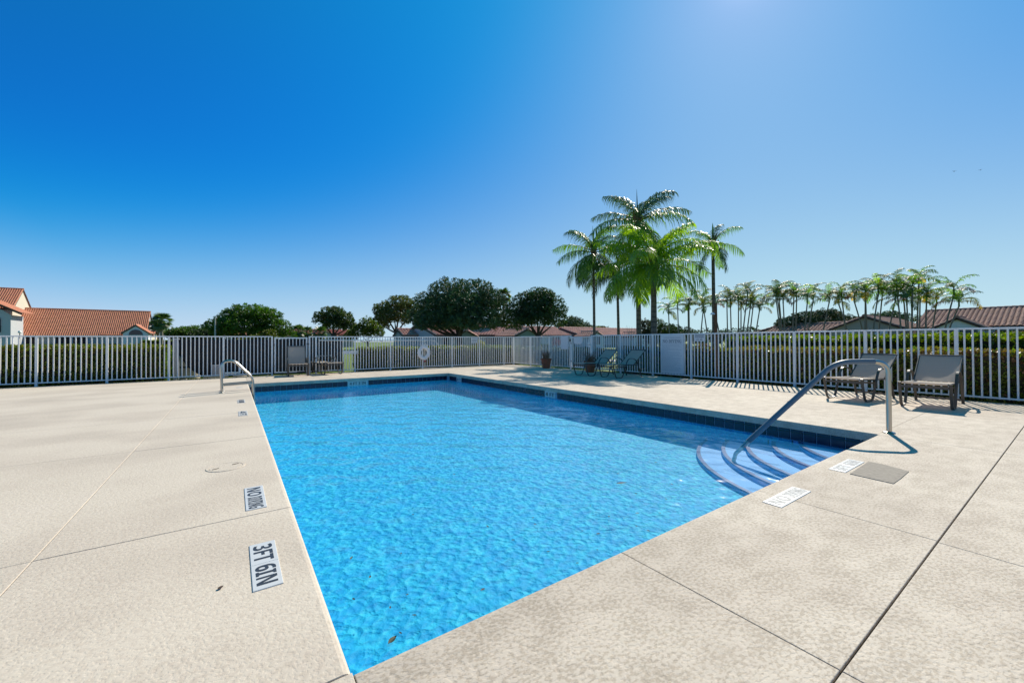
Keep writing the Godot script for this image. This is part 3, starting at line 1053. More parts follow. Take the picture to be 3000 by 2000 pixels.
# a flat sign: local +z is its face, origin at the centre of its foot
func sign_plate(o: Node3D, w: float, h: float, m: Material) -> void:
	var b := Mb.new()
	b.slab(Vector3(-w * 0.5, 0, -0.002), Vector3(w * 0.5, h, 0.003), [0.001, 0.001, 0.001, 0.001])
	part("plate", b, o, m)
	for s in [-1.0, 1.0]:
		for y in [0.03, h - 0.03]:
			var sc := Mb.new()
			sc.obox(Transform3D(Basis(), Vector3(s * (w * 0.5 - 0.025), y, 0.004)), Vector3(0.008, 0.008, 0.004))
			part("screw", sc, o, M.alu_grey)

# rows of print too small to read in the photograph
func print_rows(o: Node3D, w: float, rows: Array, hh: float, m: Material, sd: int) -> void:
	var r := RandomNumberGenerator.new()
	r.seed = sd
	var b := Mb.new()
	for row in rows:
		var x := -w * 0.5
		var end: float = -w * 0.5 + w * row[1]
		while x < end - 0.01:
			var L := r.randf_range(0.018, 0.06)
			L = minf(L, end - x)
			b.box(Vector3(x, row[0], 0.0036), Vector3(x + L, row[0] + hh, 0.0044))
			x += L + 0.010
	part("print", b, o, m)

func signs() -> void:
	var T := -PI / 2
	var o := thing("rules_sign", "large faded white rules board reading NO DIVING on the right fence", "sign", Vector3(FX - 0.022, 0.10, -6.11), T)
	sign_plate(o, 0.82, 1.23, M.sign_white)
	lettering("FACILITY REGULATIONS", 0.60, 0.042, Vector3(0, 1.135, 0.004), o, M.ink_pale, true)
	lettering("NO DIVING", 0.67, 0.105, Vector3(0, 1.025, 0.004), o, M.ink_faded, true)
	var rows := [[0.945, 0.98]]
	var lens := [0.86, 0.90, 0.40, 0.78, 0.95, 0.30, 0.88, 0.90, 0.84, 0.97, 0.55, 0.92, 0.90, 0.94, 0.80, 0.93, 0.75, 0.97, 0.62, 0.90, 0.95, 0.84, 0.90]
	for k in lens.size(): rows.append([0.895 - 0.037 * k, lens[k]])
	print_rows(o, 0.72, rows, 0.010, M.ink_pale, 3)
	o = thing("depth_sign", "small white sign reading Maximum Pool Depth by the wooden post", "sign", Vector3(FX - 0.022, 1.125, -5.185), T)
	sign_plate(o, 0.35, 0.225, M.sign_white)
	lettering("Maximum", 0.26, 0.045, Vector3(0, 0.178, 0.004), o, M.ink, false, true)
	lettering("Pool Depth", 0.26, 0.048, Vector3(0, 0.115, 0.004), o, M.ink, false, true)
	lettering("4 FT. 3IN.", 0.20, 0.036, Vector3(0, 0.045, 0.004), o, M.ink, false, true)
	o = thing("notice_sign", "small white notice with three lines on the far fence", "sign", Vector3(8.93, 1.075, FZ + 0.022))
	sign_plate(o, 0.36, 0.285, M.sign_white)
	print_rows(o, 0.28, [[0.215, 0.95], [0.235, 0.95], [0.12, 1.0], [0.14, 1.0], [0.055, 0.9], [0.07, 0.9]], 0.013, M.ink_faded, 8)

func pump_screen() -> void:
	# black mesh screens round the pool equipment, behind the far fence
	var z := -16.2
	var o := thing("privacy_screen", "black mesh privacy screen on grey posts behind the far fence", "screen", Vector3(0, 0, z))
	for s in [[-1.88, -0.62], [-0.62, 0.72], [0.72, 2.05], [2.05, 3.36]]:
		var m := Mb.new()
		var n := 14
		for i in n:
			for j in 10:
				var f := func(u: float, w: float) -> Vector3:
					var x: float = lerpf(s[0], s[1], u)
					var low := -0.06
					if s[0] < -1.0: low = lerpf(0.78, -0.06, smoothstep(0.0, 0.85, sqrt(u)))
					return Vector3(x, lerpf(low, 1.25 - 0.012 * sin(u * PI), w), 0.03 * sin(u * 9.0 + s[0] * 3.0) * (1.0 - w) + 0.015 * sin(u * 23.0) * (1.0 - w) - 0.18 * maxf(0.0, low) * (1.0 - w))
				m.quad(f.call(i / float(n), j / 10.0), f.call((i + 1) / float(n), j / 10.0), f.call((i + 1) / float(n), (j + 1) / 10.0), f.call(i / float(n), (j + 1) / 10.0))
		part("mesh_sheet", m, o, M.mesh_black)
	for x in [-1.88, -0.62, 0.72, 2.05, 3.36]:
		var p := Mb.new()
		p.tube([Vector3(x, -0.13, -0.04), Vector3(x, 1.27, -0.04)], 0.022, 8)
		part("post", p, o, M.alu_grey)
	var r := Mb.new()
	r.tube([Vector3(-1.9, 1.25, -0.04), Vector3(3.38, 1.25, -0.04)], 0.012, 8)
	part("top_wire", r, o, M.lock_black)
	var inn := Mb.new()
	inn.box(Vector3(-2.3, -0.13, -1.35), Vector3(3.3, 1.18, -1.30))  # near-black sheet added to stand for the shaded interior
	part("dark_interior_sheet", inn, o, M.interior_dark)
	# end board and equipment seen under the lifted corner
	var e := thing("end_board", "light grey metal end post at the left end of the black screen", "post", Vector3(-1.93, -0.13, -15.72))
	var b := Mb.new()
	b.slab(Vector3(-0.035, 0, -0.06), Vector3(0.065, 1.40, 0.03), [0.004, 0.004, 0.004, 0.004])
	part("board", b, e, M.alu_grey)
	b = Mb.new()
	b.slab(Vector3(-0.05, 1.40, -0.08), Vector3(0.12, 1.42, 0.05), [0.004, 0.004, 0.004, 0.004])
	part("cap", b, e, M.sign_white)
	var tk := thing("filter_tank", "beige pool filter tank half hidden behind the black screen", "tank", Vector3(-1.62, -0.13, -16.75))
	var l := Mb.new()
	l.lathe([Vector2(0, 0), Vector2(0.30, 0.0), Vector2(0.31, 0.1), Vector2(0.31, 0.75), Vector2(0.22, 0.92), Vector2(0.0, 0.98)], 28)
	part("tank", l, tk, M.stucco_beige)
	l = Mb.new()
	l.lathe([Vector2(0.311, 0.40), Vector2(0.322, 0.41), Vector2(0.322, 0.45), Vector2(0.311, 0.46)], 28)
	part("clamp_band", l, tk, M.lock_black)
	var cb := thing("pump_housing", "grey finned pump motor on a concrete block behind the screen", "pump", Vector3(-0.78, -0.02, -15.78))
	l = Mb.new()
	for k in 9: l.slab(Vector3(-0.17 + 0.012 * k * 0, 0.03 + 0.042 * k, -0.10), Vector3(0.17 - 0.006 * k, 0.060 + 0.042 * k, 0.10), [0.006, 0.006, 0.006, 0.006])
	part("motor", l, cb, M.alu_grey)
	l = Mb.new()
	l.slab(Vector3(-0.40, -0.10, -0.16), Vector3(0.30, 0.02, 0.16), [0.008, 0.008, 0.008, 0.008])
	part("block", l, cb, M.concrete)
	l = Mb.new()
	l.tube([Vector3(0.2, 0.10, 0.05), Vector3(0.45, 0.10, 0.0), Vector3(0.62, 0.09, -0.05), Vector3(0.66, 0.30, -0.15)], 0.035, 10)
	part("pipe", l, cb, M.pvc)
	var cr := thing("concrete_ring", "low round concrete cover on the ground beside the pump", "cover", Vector3(-0.12, -0.10, -15.75))
	l = Mb.new()
	l.lathe([Vector2(0.10, 0.0), Vector2(0.24, 0.0), Vector2(0.25, 0.05), Vector2(0.23, 0.085), Vector2(0.12, 0.085), Vector2(0.10, 0.06)], 24)
	part("ring", l, cr, M.concrete)
	var wb := thing("white_board_rail", "white horizontal board behind the far fence right of the black screen", "board", Vector3(3.62, 0.0, -15.75))
	l = Mb.new()
	l.slab(Vector3(-0.33, 0.66, -0.02), Vector3(0.30, 0.79, 0.02), [0.004, 0.004, 0.004, 0.004])
	part("board", l, wb, M.pvc)
	for x in [-0.30, 0.27]:
		l = bar(0.05, -0.13, 0.66)
		part("leg", l, wb, M.pvc, Vector3(x, 0, 0))

func small_deck_things() -> void:
	var lid := thing("skimmer_lid", "round flush skimmer lid in the deck left of the pool", "lid", Vector3(-0.40, 0, -3.10))
	var m := Mb.new()
	m.lathe([Vector2(0.128, -0.01), Vector2(0.150, -0.01), Vector2(0.152, 0.002), Vector2(0.149, 0.0045), Vector2(0.131, 0.0045), Vector2(0.128, 0.001)], 48)
	part("rim", m, lid, M.deck)
	m = Mb.new()
	m.lathe([Vector2(0.1268, -0.004), Vector2(0.1268, 0.003), Vector2(0.124, 0.0045), Vector2(0.0, 0.0045)], 48)
	part("cover", m, lid, M.deck)
	for a in [0.5, 0.5 + PI]:
		m = Mb.new()
		m.obox(Transform3D(Basis(Vector3.UP, 0.35), Vector3(cos(a) * 0.085, 0.006, -sin(a) * 0.085)), Vector3(0.05, 0.004, 0.010))
		part("finger_slot", m, lid, M.joint)
	m = Mb.new()
	var ring := [Vector2(4.005, 0.300), Vector2(4.58, 0.283), Vector2(4.575, 0.40), Vector2(4.50, 0.575), Vector2(4.20, 0.582), Vector2(3.99, 0.580), Vector2(3.998, 0.44)]
	var cen := Vector2(4.27, 0.43)
	for k in ring.size():
		var a: Vector2 = ring[k]
		var b: Vector2 = ring[(k + 1) % ring.size()]
		m.tri(Vector3(cen.x, 0.006, cen.y), Vector3(b.x, 0.005, b.y), Vector3(a.x, 0.005, a.y))
		m.quad(Vector3(a.x, -0.01, a.y), Vector3(a.x, 0.005, a.y), Vector3(b.x, 0.005, b.y), Vector3(b.x, -0.01, b.y))
	solo("repair_patch", m, M.deck_patch, "grey mortar repair patch in the deck beside the depth marker", "patch")
	m = Mb.new()
	m.lathe([Vector2(0.075, -0.01), Vector2(0.078, 0.004), Vector2(0.03, 0.006), Vector2(0.0, 0.006)], 24)
	solo("deck_drain", m, M.marker_worn, "small round grey cover in the deck beside the ladder", "cover", Vector3(-0.21, 0, -10.93))
	# fallen leaves
	var leaf := Mb.new()
	var o1 := []
	for k in 7:
		var t := k / 6.0
		o1.append([Vector3(t - 0.5, 0.05 * sin(t * 3.0) + 0.04 * t, -0.22 * sin(PI * pow(t, 0.8))), Vector3(t - 0.5, -0.05 + 0.08 * t, 0.0), Vector3(t - 0.5, 0.05 * sin(t * 2.0), 0.22 * sin(PI * pow(t, 0.8)))])
	for k in 6:
		leaf.quad(o1[k][1], o1[k + 1][1], o1[k + 1][0], o1[k][0])
		leaf.quad(o1[k][2], o1[k + 1][2], o1[k + 1][1], o1[k][1])
	var lm := leaf.mesh()
	var L := [3.53, 6.04, 3.37, 2.85, 3.83, 2.91, 3.24, 3.27, 2.03, 3.68, 1.55, 2.31, 1.19, 3.44, 0.87, 2.47, 0.71, 2.14, 0.84, 1.62, 1.31, 1.47, 2.01, 1.53, 2.32, 1.6, 2.86, 1.94, 2.89, 1.88, 3.46, 1.9, 3.21, 1.61, 3.13, 1.74, 3.17, 1.48, 2.89, 1.42, 2.95, 1.33, 2.82, 0.95, 2.65, 0.87, 2.76, 0.64, 2.8, 0.62, 2.12, 0.92, 2.32, 0.6, 2.09, 0.69, 2.47, 0.5, 2.16, 0.6, 1.59, 1.02, 1.53, 0.92, 1.22, 1.1, 2.13, 0.46, 2.14, 0.36, 1.81, 0.54, 1.75, 0.64, 1.26, 0.82, 1.36, 0.56, 1.64, 0.39, 0.56, 1.1, 1.42, 0.35, 3.13, 0.83, 3.6, 1.34, 0.28, 1.23, 0.32, 0.95, 0.44, 0.66, 0.19, 0.79, 0.33, 0.61, 0.41, 0.48, 0.31, 0.4, 0.8, 0.46]
	var r := RandomNumberGenerator.new()
	r.seed = 91
	for k in L.size() / 2:
		var o := solo("leaf", lm, M.fallen_leaf if k % 3 else M.fallen_brown, "small dark leaf floating on the blue pool water", "leaf", Vector3(L[2 * k], WATER + 0.006, -L[2 * k + 1]), r.randf() * TAU, "leaves floating in the pool")
		o.scale = Vector3.ONE * r.randf_range(0.014, 0.036)
	var big := solo("leaf", lm, M.fallen_brown, "long brown leaf, the largest floating in the pool", "leaf", Vector3(2.76, WATER + 0.008, -1.12), -0.5)
	big.scale = Vector3(0.115, 0.06, 0.07)
	big = solo("leaf", lm, M.fallen_leaf, "broad dark leaf floating nearest the near left pool corner", "leaf", Vector3(0.265, WATER + 0.008, -0.375), 0.5)
	big.scale = Vector3(0.055, 0.05, 0.06)
	big = solo("leaf", lm, M.fallen_brown, "dry brown leaf lying on the deck left of the depth marker", "leaf", Vector3(-0.392, 0.006, -0.854), 0.7)
	big.scale = Vector3(0.03, 0.03, 0.04)
# ---------------------------------------------------------------- plants
var clump: ArrayMesh
var leaf_small: ArrayMesh

func make_clumps() -> void:
	var r := RandomNumberGenerator.new()
	r.seed = 3
	var m := Mb.new()
	# six leaves round a twig tip, about one unit across
	for k in 7:
		var a := TAU * k / 7.0 + r.randf_range(-0.3, 0.3)
		var el := r.randf_range(-0.5, 0.9)
		var d := Vector3(cos(a) * cos(el), sin(el), sin(a) * cos(el))
		var side := d.cross(Vector3.UP).normalized().rotated(d, r.randf_range(-0.7, 0.7))
		var L := r.randf_range(0.42, 0.62)
		var w := L * 0.27
		var b := d * 0.06
		var mid := d * L * 0.5 + Vector3(0, 0.03, 0)
		var tip := d * L - Vector3(0, 0.06, 0)
		m.tri(b, mid - side * w, tip)
		m.tri(b, tip, mid + side * w)
	clump = m.mesh()
	m = Mb.new()
	for k in 4:
		var a := TAU * k / 4.0 + r.randf_range(-0.5, 0.5)
		var el := r.randf_range(-0.2, 1.0)
		var d := Vector3(cos(a) * cos(el), sin(el), sin(a) * cos(el))
		var side := d.cross(Vector3.UP).normalized().rotated(d, r.randf_range(-0.8, 0.8))
		var b := d * 0.05
		var mid := d * 0.28
		m.tri(b, mid - side * 0.17, d * 0.55)
		m.tri(b, d * 0.55, mid + side * 0.17)
	leaf_small = m.mesh()

func rand_basis(r: RandomNumberGenerator, s: float) -> Basis:
	return Basis(Vector3(r.randf_range(-1, 1), r.randf_range(-1, 1), r.randf_range(-1, 1)).normalized(), r.randf() * TAU).scaled(Vector3.ONE * s)

# a crown of many leaf clumps spread through lobes [centre, radii]
func crown(called: String, parent: Node3D, lobes: Array, count: int, size: float, c0: Color, c1: Color, sd: int, m: Material) -> void:
	var r := RandomNumberGenerator.new()
	r.seed = sd
	var fn := FastNoiseLite.new()
	fn.frequency = 0.35
	fn.seed = sd
	var xf := []
	var cols := []
	var wsum := 0.0
	for l in lobes: wsum += l[1].x * l[1].y + l[1].y * l[1].z + l[1].x * l[1].z
	for l in lobes:
		var n := int(count * (l[1].x * l[1].y + l[1].y * l[1].z + l[1].x * l[1].z) / wsum)
		for i in n:
			var d := Vector3(r.randfn(), r.randfn(), r.randfn()).normalized()
			var q := pow(r.randf(), 0.30)
			var p: Vector3 = l[0] + d * l[1] * q
			# ragged outline and gaps
			var nz := fn.get_noise_3d(p.x * 2.6, p.y * 2.6, p.z * 2.6)
			if nz < -0.16 and q > 0.5: continue
			p += d * maxf(0.0, nz) * 0.35 * size * 4.0
			if d.y < -0.72: continue
			var s := size * r.randf_range(0.7, 1.35)
			var t := clampf(0.5 + fn.get_noise_3d(p.x, p.y, p.z) * 1.1 + r.randf_range(-0.25, 0.25), 0.0, 1.0)
			xf.append(Transform3D(rand_basis(r, s), p))
			cols.append(c0.lerp(c1, t))
	many(called, clump, xf, cols, parent, m)

func limb(m: Mb, a: Vector3, b: Vector3, r0: float, r1: float, sag := 0.0) -> void:
	var mid := a.lerp(b, 0.5) + Vector3(0, sag, 0)
	var pts := arc(a, mid, b, 7)
	var rr := []
	for i in pts.size(): rr.append(lerpf(r0, r1, float(i) / (pts.size() - 1)))
	m.tube(pts, rr, 9)

func tree(called: String, label: String, at: Vector3, trunk_r: float, trunk_h: float, lobes: Array, count: int, size: float, c0: Color, c1: Color, sd: int, m: Material, group := "") -> Node3D:
	var o := thing(called, label, "tree", at, 0.0, group)
	var r := RandomNumberGenerator.new()
	r.seed = sd
	var t := Mb.new()
	t.tube([Vector3(0, -0.2, 0), Vector3(0.03, trunk_h * 0.5, 0.02), Vector3(0, trunk_h, 0)], [trunk_r * 1.25, trunk_r, trunk_r * 0.92], 12)
	part("trunk", t, o, M.bark)
	var shown := 0
	for l in lobes:
		shown += 1
		if shown > 6: break
		var lb := Mb.new()
		limb(lb, Vector3(0, trunk_h * 0.93, 0), l[0] + Vector3(0, -l[1].y * 0.2, 0), trunk_r * 0.46, trunk_r * 0.10, -0.25 * l[0].distance_to(Vector3(0, trunk_h, 0)) * 0.3)
		part("limb", lb, o, M.bark)
	crown("crown", o, lobes, count, size, c0, c1, sd, m)
	return o

# clipped hedge between two corners; c0 body colour, ctop tips of young growth
func hedge(label: String, lo: Vector3, hi: Vector3, n: int, size: float, c0: Color, c1: Color, tip: Color, tip2: Color, sd: int, m: Material, group := "") -> void:
	var o := thing("hedge", label, "hedge", Vector3(lo.x, lo.y, lo.z), 0.0, group)
	var e := hi - lo
	var core := Mb.new()
	var k := size * 0.55
	core.box(Vector3(k, 0, k), Vector3(e.x - k, e.y - k, e.z - k))
	part("branches", core, o, M.twigs)
	var r := RandomNumberGenerator.new()
	r.seed = sd
	var fn := FastNoiseLite.new()
	fn.frequency = 0.6
	fn.seed = sd
	var xf := []
	var cols := []
	var at := e.x * e.z
	var af := e.x * e.y
	var asd := e.z * e.y
	var total := at + 2.0 * af + 2.0 * asd
	for i in n:
		var q := r.randf() * total
		var p := Vector3(r.randf() * e.x, r.randf() * e.y, r.randf() * e.z)
		var dep := pow(r.randf(), 1.8) * size * 1.1
		var up := 0.0
		if q < at: p.y = e.y - dep + 0.03; up = 1.0
		elif q < at + af: p.z = e.z - dep
		elif q < at + 2.0 * af: p.z = dep
		elif q < at + 2.0 * af + asd: p.x = dep
		else: p.x = e.x - dep
		var bump := fn.get_noise_2d(p.x + lo.x, p.z + lo.z)
		p.y += bump * 0.10 * (p.y / e.y)
		p += Vector3(fn.get_noise_3d(p.x, p.y * 2.0, 3.0) * 0.07, 0, fn.get_noise_3d(p.x, p.y * 2.0, 9.0) * 0.07)
		var t := clampf(0.5 + fn.get_noise_3d(p.x * 2.0, p.y * 3.0, p.z * 2.0) + r.randf_range(-0.3, 0.3), 0.0, 1.0)
		var c := c0.lerp(c1, t)
		var high := smoothstep(0.80, 0.98, p.y / e.y + bump * 0.1)
		if r.randf() < high * 0.75 or r.randf() < 0.05: c = tip.lerp(tip2, r.randf())
		xf.append(Transform3D(rand_basis(r, size * r.randf_range(0.7, 1.3)), p))
		cols.append(c)
	many("foliage", leaf_small if size < 0.2 else clump, xf, cols, o, m)

# one feather palm frond along +x: el is the angle it leaves the crown at, droop its fall
func frond_mesh(L: float, el: float, droop: float, pairs: int, leaf: float, hang: float, w: float, sd: int) -> ArrayMesh:
	var r := RandomNumberGenerator.new()
	r.seed = sd
	var m := Mb.new()
	var pts := []
	var p := Vector3.ZERO
	var a := el
	var n := 16
	for i in n + 1:
		pts.append(p)
		p += Vector3(cos(a), sin(a), 0) * L / n
		a -= droop / n * (0.5 + 1.0 * i / n)
	var rr := []
	for i in n + 1: rr.append(lerpf(0.028, 0.005, float(i) / n) * L / 2.2)
	m.tube(pts, rr, 5, false)
	for i in pairs:
		var t := 0.10 + 0.90 * (i + 0.5) / pairs
		var f := t * n
		var k := mini(int(f), n - 1)
		var b: Vector3 = pts[k].lerp(pts[k + 1], f - k)
		var d: Vector3 = (pts[k + 1] - pts[k]).normalized()
		var up := Vector3(-d.y, d.x, 0)
		var prof := sin(PI * clampf(0.18 + 0.80 * t, 0, 1)) * 0.75 + 0.25
		for s in [-1.0, 1.0]:
			var ll := leaf * prof * r.randf_range(0.85, 1.1)
			var dir := (Vector3(0, 0, s) * 0.85 + d * r.randf_range(0.45, 0.75) + up * r.randf_range(-0.15, 0.45)).normalized()
			var wd := dir.cross(up).normalized() * w * 0.5
			wd = wd.rotated(dir, r.randf_range(-0.5, 0.5))
			var q1 := b + dir * ll * 0.4 + Vector3(0, -hang * ll * 0.10, 0)
			var q2 := b + dir * ll * 0.72 + Vector3(0, -hang * ll * 0.38, 0)
			var q3 := b + dir * ll * 0.86 + Vector3(0, -hang * ll * 0.85, 0)
			m.quad(b - wd * 0.6, b + wd * 0.6, q1 + wd, q1 - wd)
			m.quad(q1 - wd, q1 + wd, q2 + wd * 0.8, q2 - wd * 0.8)
			m.tri(q2 - wd * 0.8, q2 + wd * 0.8, q3)
	return m.mesh()

func queen_palm(label: String, at: Vector3, h: float, lean: Vector3, r0: float, n: int, L: float, mats: Array, sd: int, e0 := 1.25, e1 := -0.75) -> void:
	var o := thing("queen_palm", label, "palm tree", at, 0.0)
	var r := RandomNumberGenerator.new()
	r.seed = sd
	var m := Mb.new()
	var pts := []
	var rr := []
	for i in 13:
		var t := i / 12.0
		pts.append(Vector3(lean.x * t * t, -0.2 + (h + 0.2) * t, lean.z * t * t))
		rr.append(r0 * (1.30 - 0.42 * smoothstep(0.0, 0.25, t) - 0.22 * t))
	m.tube(pts, rr, 14, false, 0.55)
	part("trunk", m, o, M.palm_trunk)
	var top: Vector3 = pts[12]
	var b := Mb.new()
	b.tube([top - Vector3(0, 0.1, 0), top + Vector3(0, 0.15, 0), top + Vector3(0, 0.45, 0), top + Vector3(0, 0.7, 0)], [r0 * 0.72, r0 * 0.98, r0 * 0.78, r0 * 0.35], 12)
	for k in 9:
		var a := TAU * k / 9.0 * 2.3
		var c := top + Vector3(cos(a) * r0 * 0.75, 0.05 + 0.06 * k, sin(a) * r0 * 0.75)
		b.tube([c, c + Vector3(cos(a) * 0.10, 0.22, sin(a) * 0.10), c + Vector3(cos(a) * 0.22, 0.36, sin(a) * 0.22)], [0.05, 0.035, 0.012], 6)
	part("boots", b, o, M.palm_boot)
	var meshes := []
	var K := 6
	for k in K:
		var el := lerpf(e0, e1, k / float(K - 1))
		meshes.append(frond_mesh(L * lerpf(0.80, 1.0, sin(PI * k / float(K - 1))), el, 1.35 + 0.25 * sin(k * 2.0), 58, L * 0.26, 1.15, L * 0.0125, sd + k))
	for i in n:
		var k := int(floor(K * pow((i + 0.5) / n, 0.85)))
		var f := part("frond", meshes[k], o, mats[r.randi() % mats.size()] if k < K - 1 or mats.size() < 2 else mats[mats.size() - 1], top + Vector3(0, 0.48 - 0.06 * k, 0))
		f.rotation = Vector3(r.randf_range(-0.12, 0.12), i * 2.39996 + r.randf_range(-0.25, 0.25), r.randf_range(-0.10, 0.10))
		f.scale = Vector3.ONE * r.randf_range(0.88, 1.08)
	var sp := Mb.new()
	sp.tube([top + Vector3(0, 0.5, 0), top + Vector3(-0.03, 1.1, 0.02), top + Vector3(-0.10, 0.5 + L * 0.5, 0.05)], [0.05, 0.035, 0.004], 7)
	part("spear_leaf", sp, o, mats[0])

var areca_f := []
func make_areca() -> void:
	for k in 6:
		areca_f.append(frond_mesh(1.75, lerpf(1.35, 0.25, k / 5.0), 1.95, 26, 0.46, 0.8, 0.045, 300 + k))

# a clump of slender stems: each [base offset x, z, top offset x, y, z, size]
func areca(label: String, at: Vector3, stems: Array, mix: Array, sd: int) -> void:
	var o := thing("areca_palm", label, "palm tree", at, 0.0, "row of slender palms behind the right hedges")
	var r := RandomNumberGenerator.new()
	r.seed = sd
	for s in stems:
		var m := Mb.new()
		var a := Vector3(s[0], -0.15, s[1])
		var b := Vector3(s[2], s[3], s[4])
		var mid := a.lerp(b, 0.5) + Vector3((s[0] - s[2]) * 0.10, 0, (s[1] - s[4]) * 0.10)
		m.tube(arc(a, mid, b, 6), [0.075, 0.07, 0.065, 0.06, 0.055, 0.052, 0.05], 7, false)
		part("stem", m, o, M.stem_grey)
		var cs := Mb.new()
		cs.tube([b - Vector3(0, 0.05, 0), b + Vector3(0, 0.45, 0), b + Vector3(0, 0.7, 0)], [0.06, 0.055, 0.02], 7)
		part("crownshaft", cs, o, M.frond_lime if mix[0] > 0.5 else M.frond_green)
		var n := 8
		var th := r.randf() * TAU
		for i in n:
			var k := mini(5, int(i * 6.0 / n))
			var q := r.randf()
			var mt: Material = M.frond_dark if r.randf() < 0.4 else M.frond_olive
			if q < mix[0]: mt = M.frond_lime
			elif q < mix[0] + mix[1]: mt = M.frond_green
			if k >= 4 and r.randf() < mix[2] * 0.6: mt = M.frond_yellow if r.randf() < 0.6 else M.frond_brown
			var f := part("frond", areca_f[k], o, mt, b + Vector3(0, 0.55 - 0.05 * k, 0))
			f.rotation = Vector3(r.randf_range(-0.15, 0.15), th + i * 2.4 + r.randf_range(-0.3, 0.3), r.randf_range(-0.15, 0.15))
			f.scale = Vector3.ONE * s[5] * r.randf_range(0.85, 1.12)

# fan palm with a round head
func fan_palm(label: String, at: Vector3, h: float, R: float, sd: int, group := "") -> void:
	var o := thing("fan_palm", label, "palm tree", at, 0.0, group)
	var r := RandomNumberGenerator.new()
	r.seed = sd
	var m := Mb.new()
	m.tube([Vector3(0, -0.2, 0), Vector3(0.05, h * 0.5, 0), Vector3(0, h, 0)], [0.24, 0.2, 0.19], 9)
	part("trunk", m, o, M.stem_grey)
	var fan := Mb.new()
	for k in 13:
		var a := lerpf(-1.35, 1.35, k / 12.0)
		var d := Vector3(cos(a), 0, sin(a))
		var s := Vector3(-sin(a), 0, cos(a)) * 0.055
		var b := Vector3(0.5, 0.06, 0)
		fan.quad(b - s * 0.4, b + s * 0.4, b + d * 0.34 + s, b + d * 0.34 - s)
		fan.tri(b + d * 0.34 - s, b + d * 0.34 + s, b + d * 0.62 + Vector3(0, -0.16, 0))
	fan.tube([Vector3.ZERO, Vector3(0.3, 0.06, 0), Vector3(0.5, 0.06, 0)], [0.02, 0.012, 0.01], 4, false)
	var fm := fan.mesh()
	for i in 34:
		var el := lerpf(1.45, -1.15, pow((i + 0.5) / 34.0, 0.9))
		var f := part("fan_leaf", fm, o, M.frond_dark if i < 38 or r.randf() < 0.5 else M.frond_brown, Vector3(0, h + 0.12, 0))
		f.basis = (Basis(Vector3.UP, i * 2.4) * Basis(Vector3.BACK, el) * Basis(Vector3.RIGHT, r.randf_range(-0.5, 0.5))).scaled(Vector3.ONE * R * r.randf_range(0.85, 1.1))

# ---------------------------------------------------------------- houses
# tiled slope: corner a at the eave, along u (full eave), up v (full slope); rolls across, courses up
func roof_slope(m: Mb, a: Vector3, u: Vector3, v: Vector3, roll: float, course: float, u0 := 0.0, u1 := 1.0, v_from := 0.0, cut := Vector2(0, 0)) -> void:
	var nn := u.cross(v).normalized()
	if nn.y < 0: nn = -nn
	var cols := int(maxf(2, round(u.length() / roll)))
	var rows := int(maxf(2, round(v.length() / course)))
	var r := RandomNumberGenerator.new()
	r.seed = cols * 31 + rows
	var prof := [[0.0, 0.0], [0.22, 0.055], [0.5, 0.085], [0.78, 0.055]]
	for j in rows:
		var w0 := float(j) / rows
		var w1 := float(j + 1) / rows
		# hip cuts shorten the course at either end
		var c0: float = cut.x * w1
		var c1: float = 1.0 - cut.y * w1
		for i in cols:
			if float(i) / cols < c0 - 0.001 or float(i + 1) / cols > c1 + 0.001: continue
			var sh := r.randf_range(0.84, 1.08)
			m.col = Color(sh, sh * r.randf_range(0.95, 1.03), sh * r.randf_range(0.93, 1.04))
			for k in 4:
				var x0: float = (i + prof[k][0]) / cols
				var h0: float = prof[k][1]
				var x1: float = (i + (prof[k + 1][0] if k < 3 else 1.0)) / cols
				var h1: float = prof[k + 1][1] if k < 3 else 0.0
				var s := roll / 0.26
				var lift := 0.035 * s
				var p0 := a + u * x0 + v * w0 + nn * (h0 * s + lift)
				var p1 := a + u * x1 + v * w0 + nn * (h1 * s + lift)
				var p2 := a + u * x1 + v * w1 + nn * h1 * s
				var p3 := a + u * x0 + v * w1 + nn * h0 * s
				var q0 := a + u * x0 + v * w0
				var q1 := a + u * x1 + v * w0
				if u.cross(v).dot(nn) > 0:
					m.quad(p0, p1, p2, p3); m.quad(q0, q1, p1, p0)
				else:
					m.quad(p1, p0, p3, p2); m.quad(q1, q0, p0, p1)
	m.col = Color.WHITE

func ridge_caps(m: Mb, a: Vector3, b: Vector3, s := 1.0) -> void:
	var n := int(maxf(2, round(a.distance_to(b) / (0.42 * s))))
	for i in n:
		m.col = Color.WHITE * (0.85 + 0.2 * fmod(i * 0.618, 1.0))
		m.tube([a.lerp(b, float(i) / n), a.lerp(b, (i + 1.08) / n)], [0.17 * s, 0.14 * s], 8, true)
	m.col = Color.WHITE

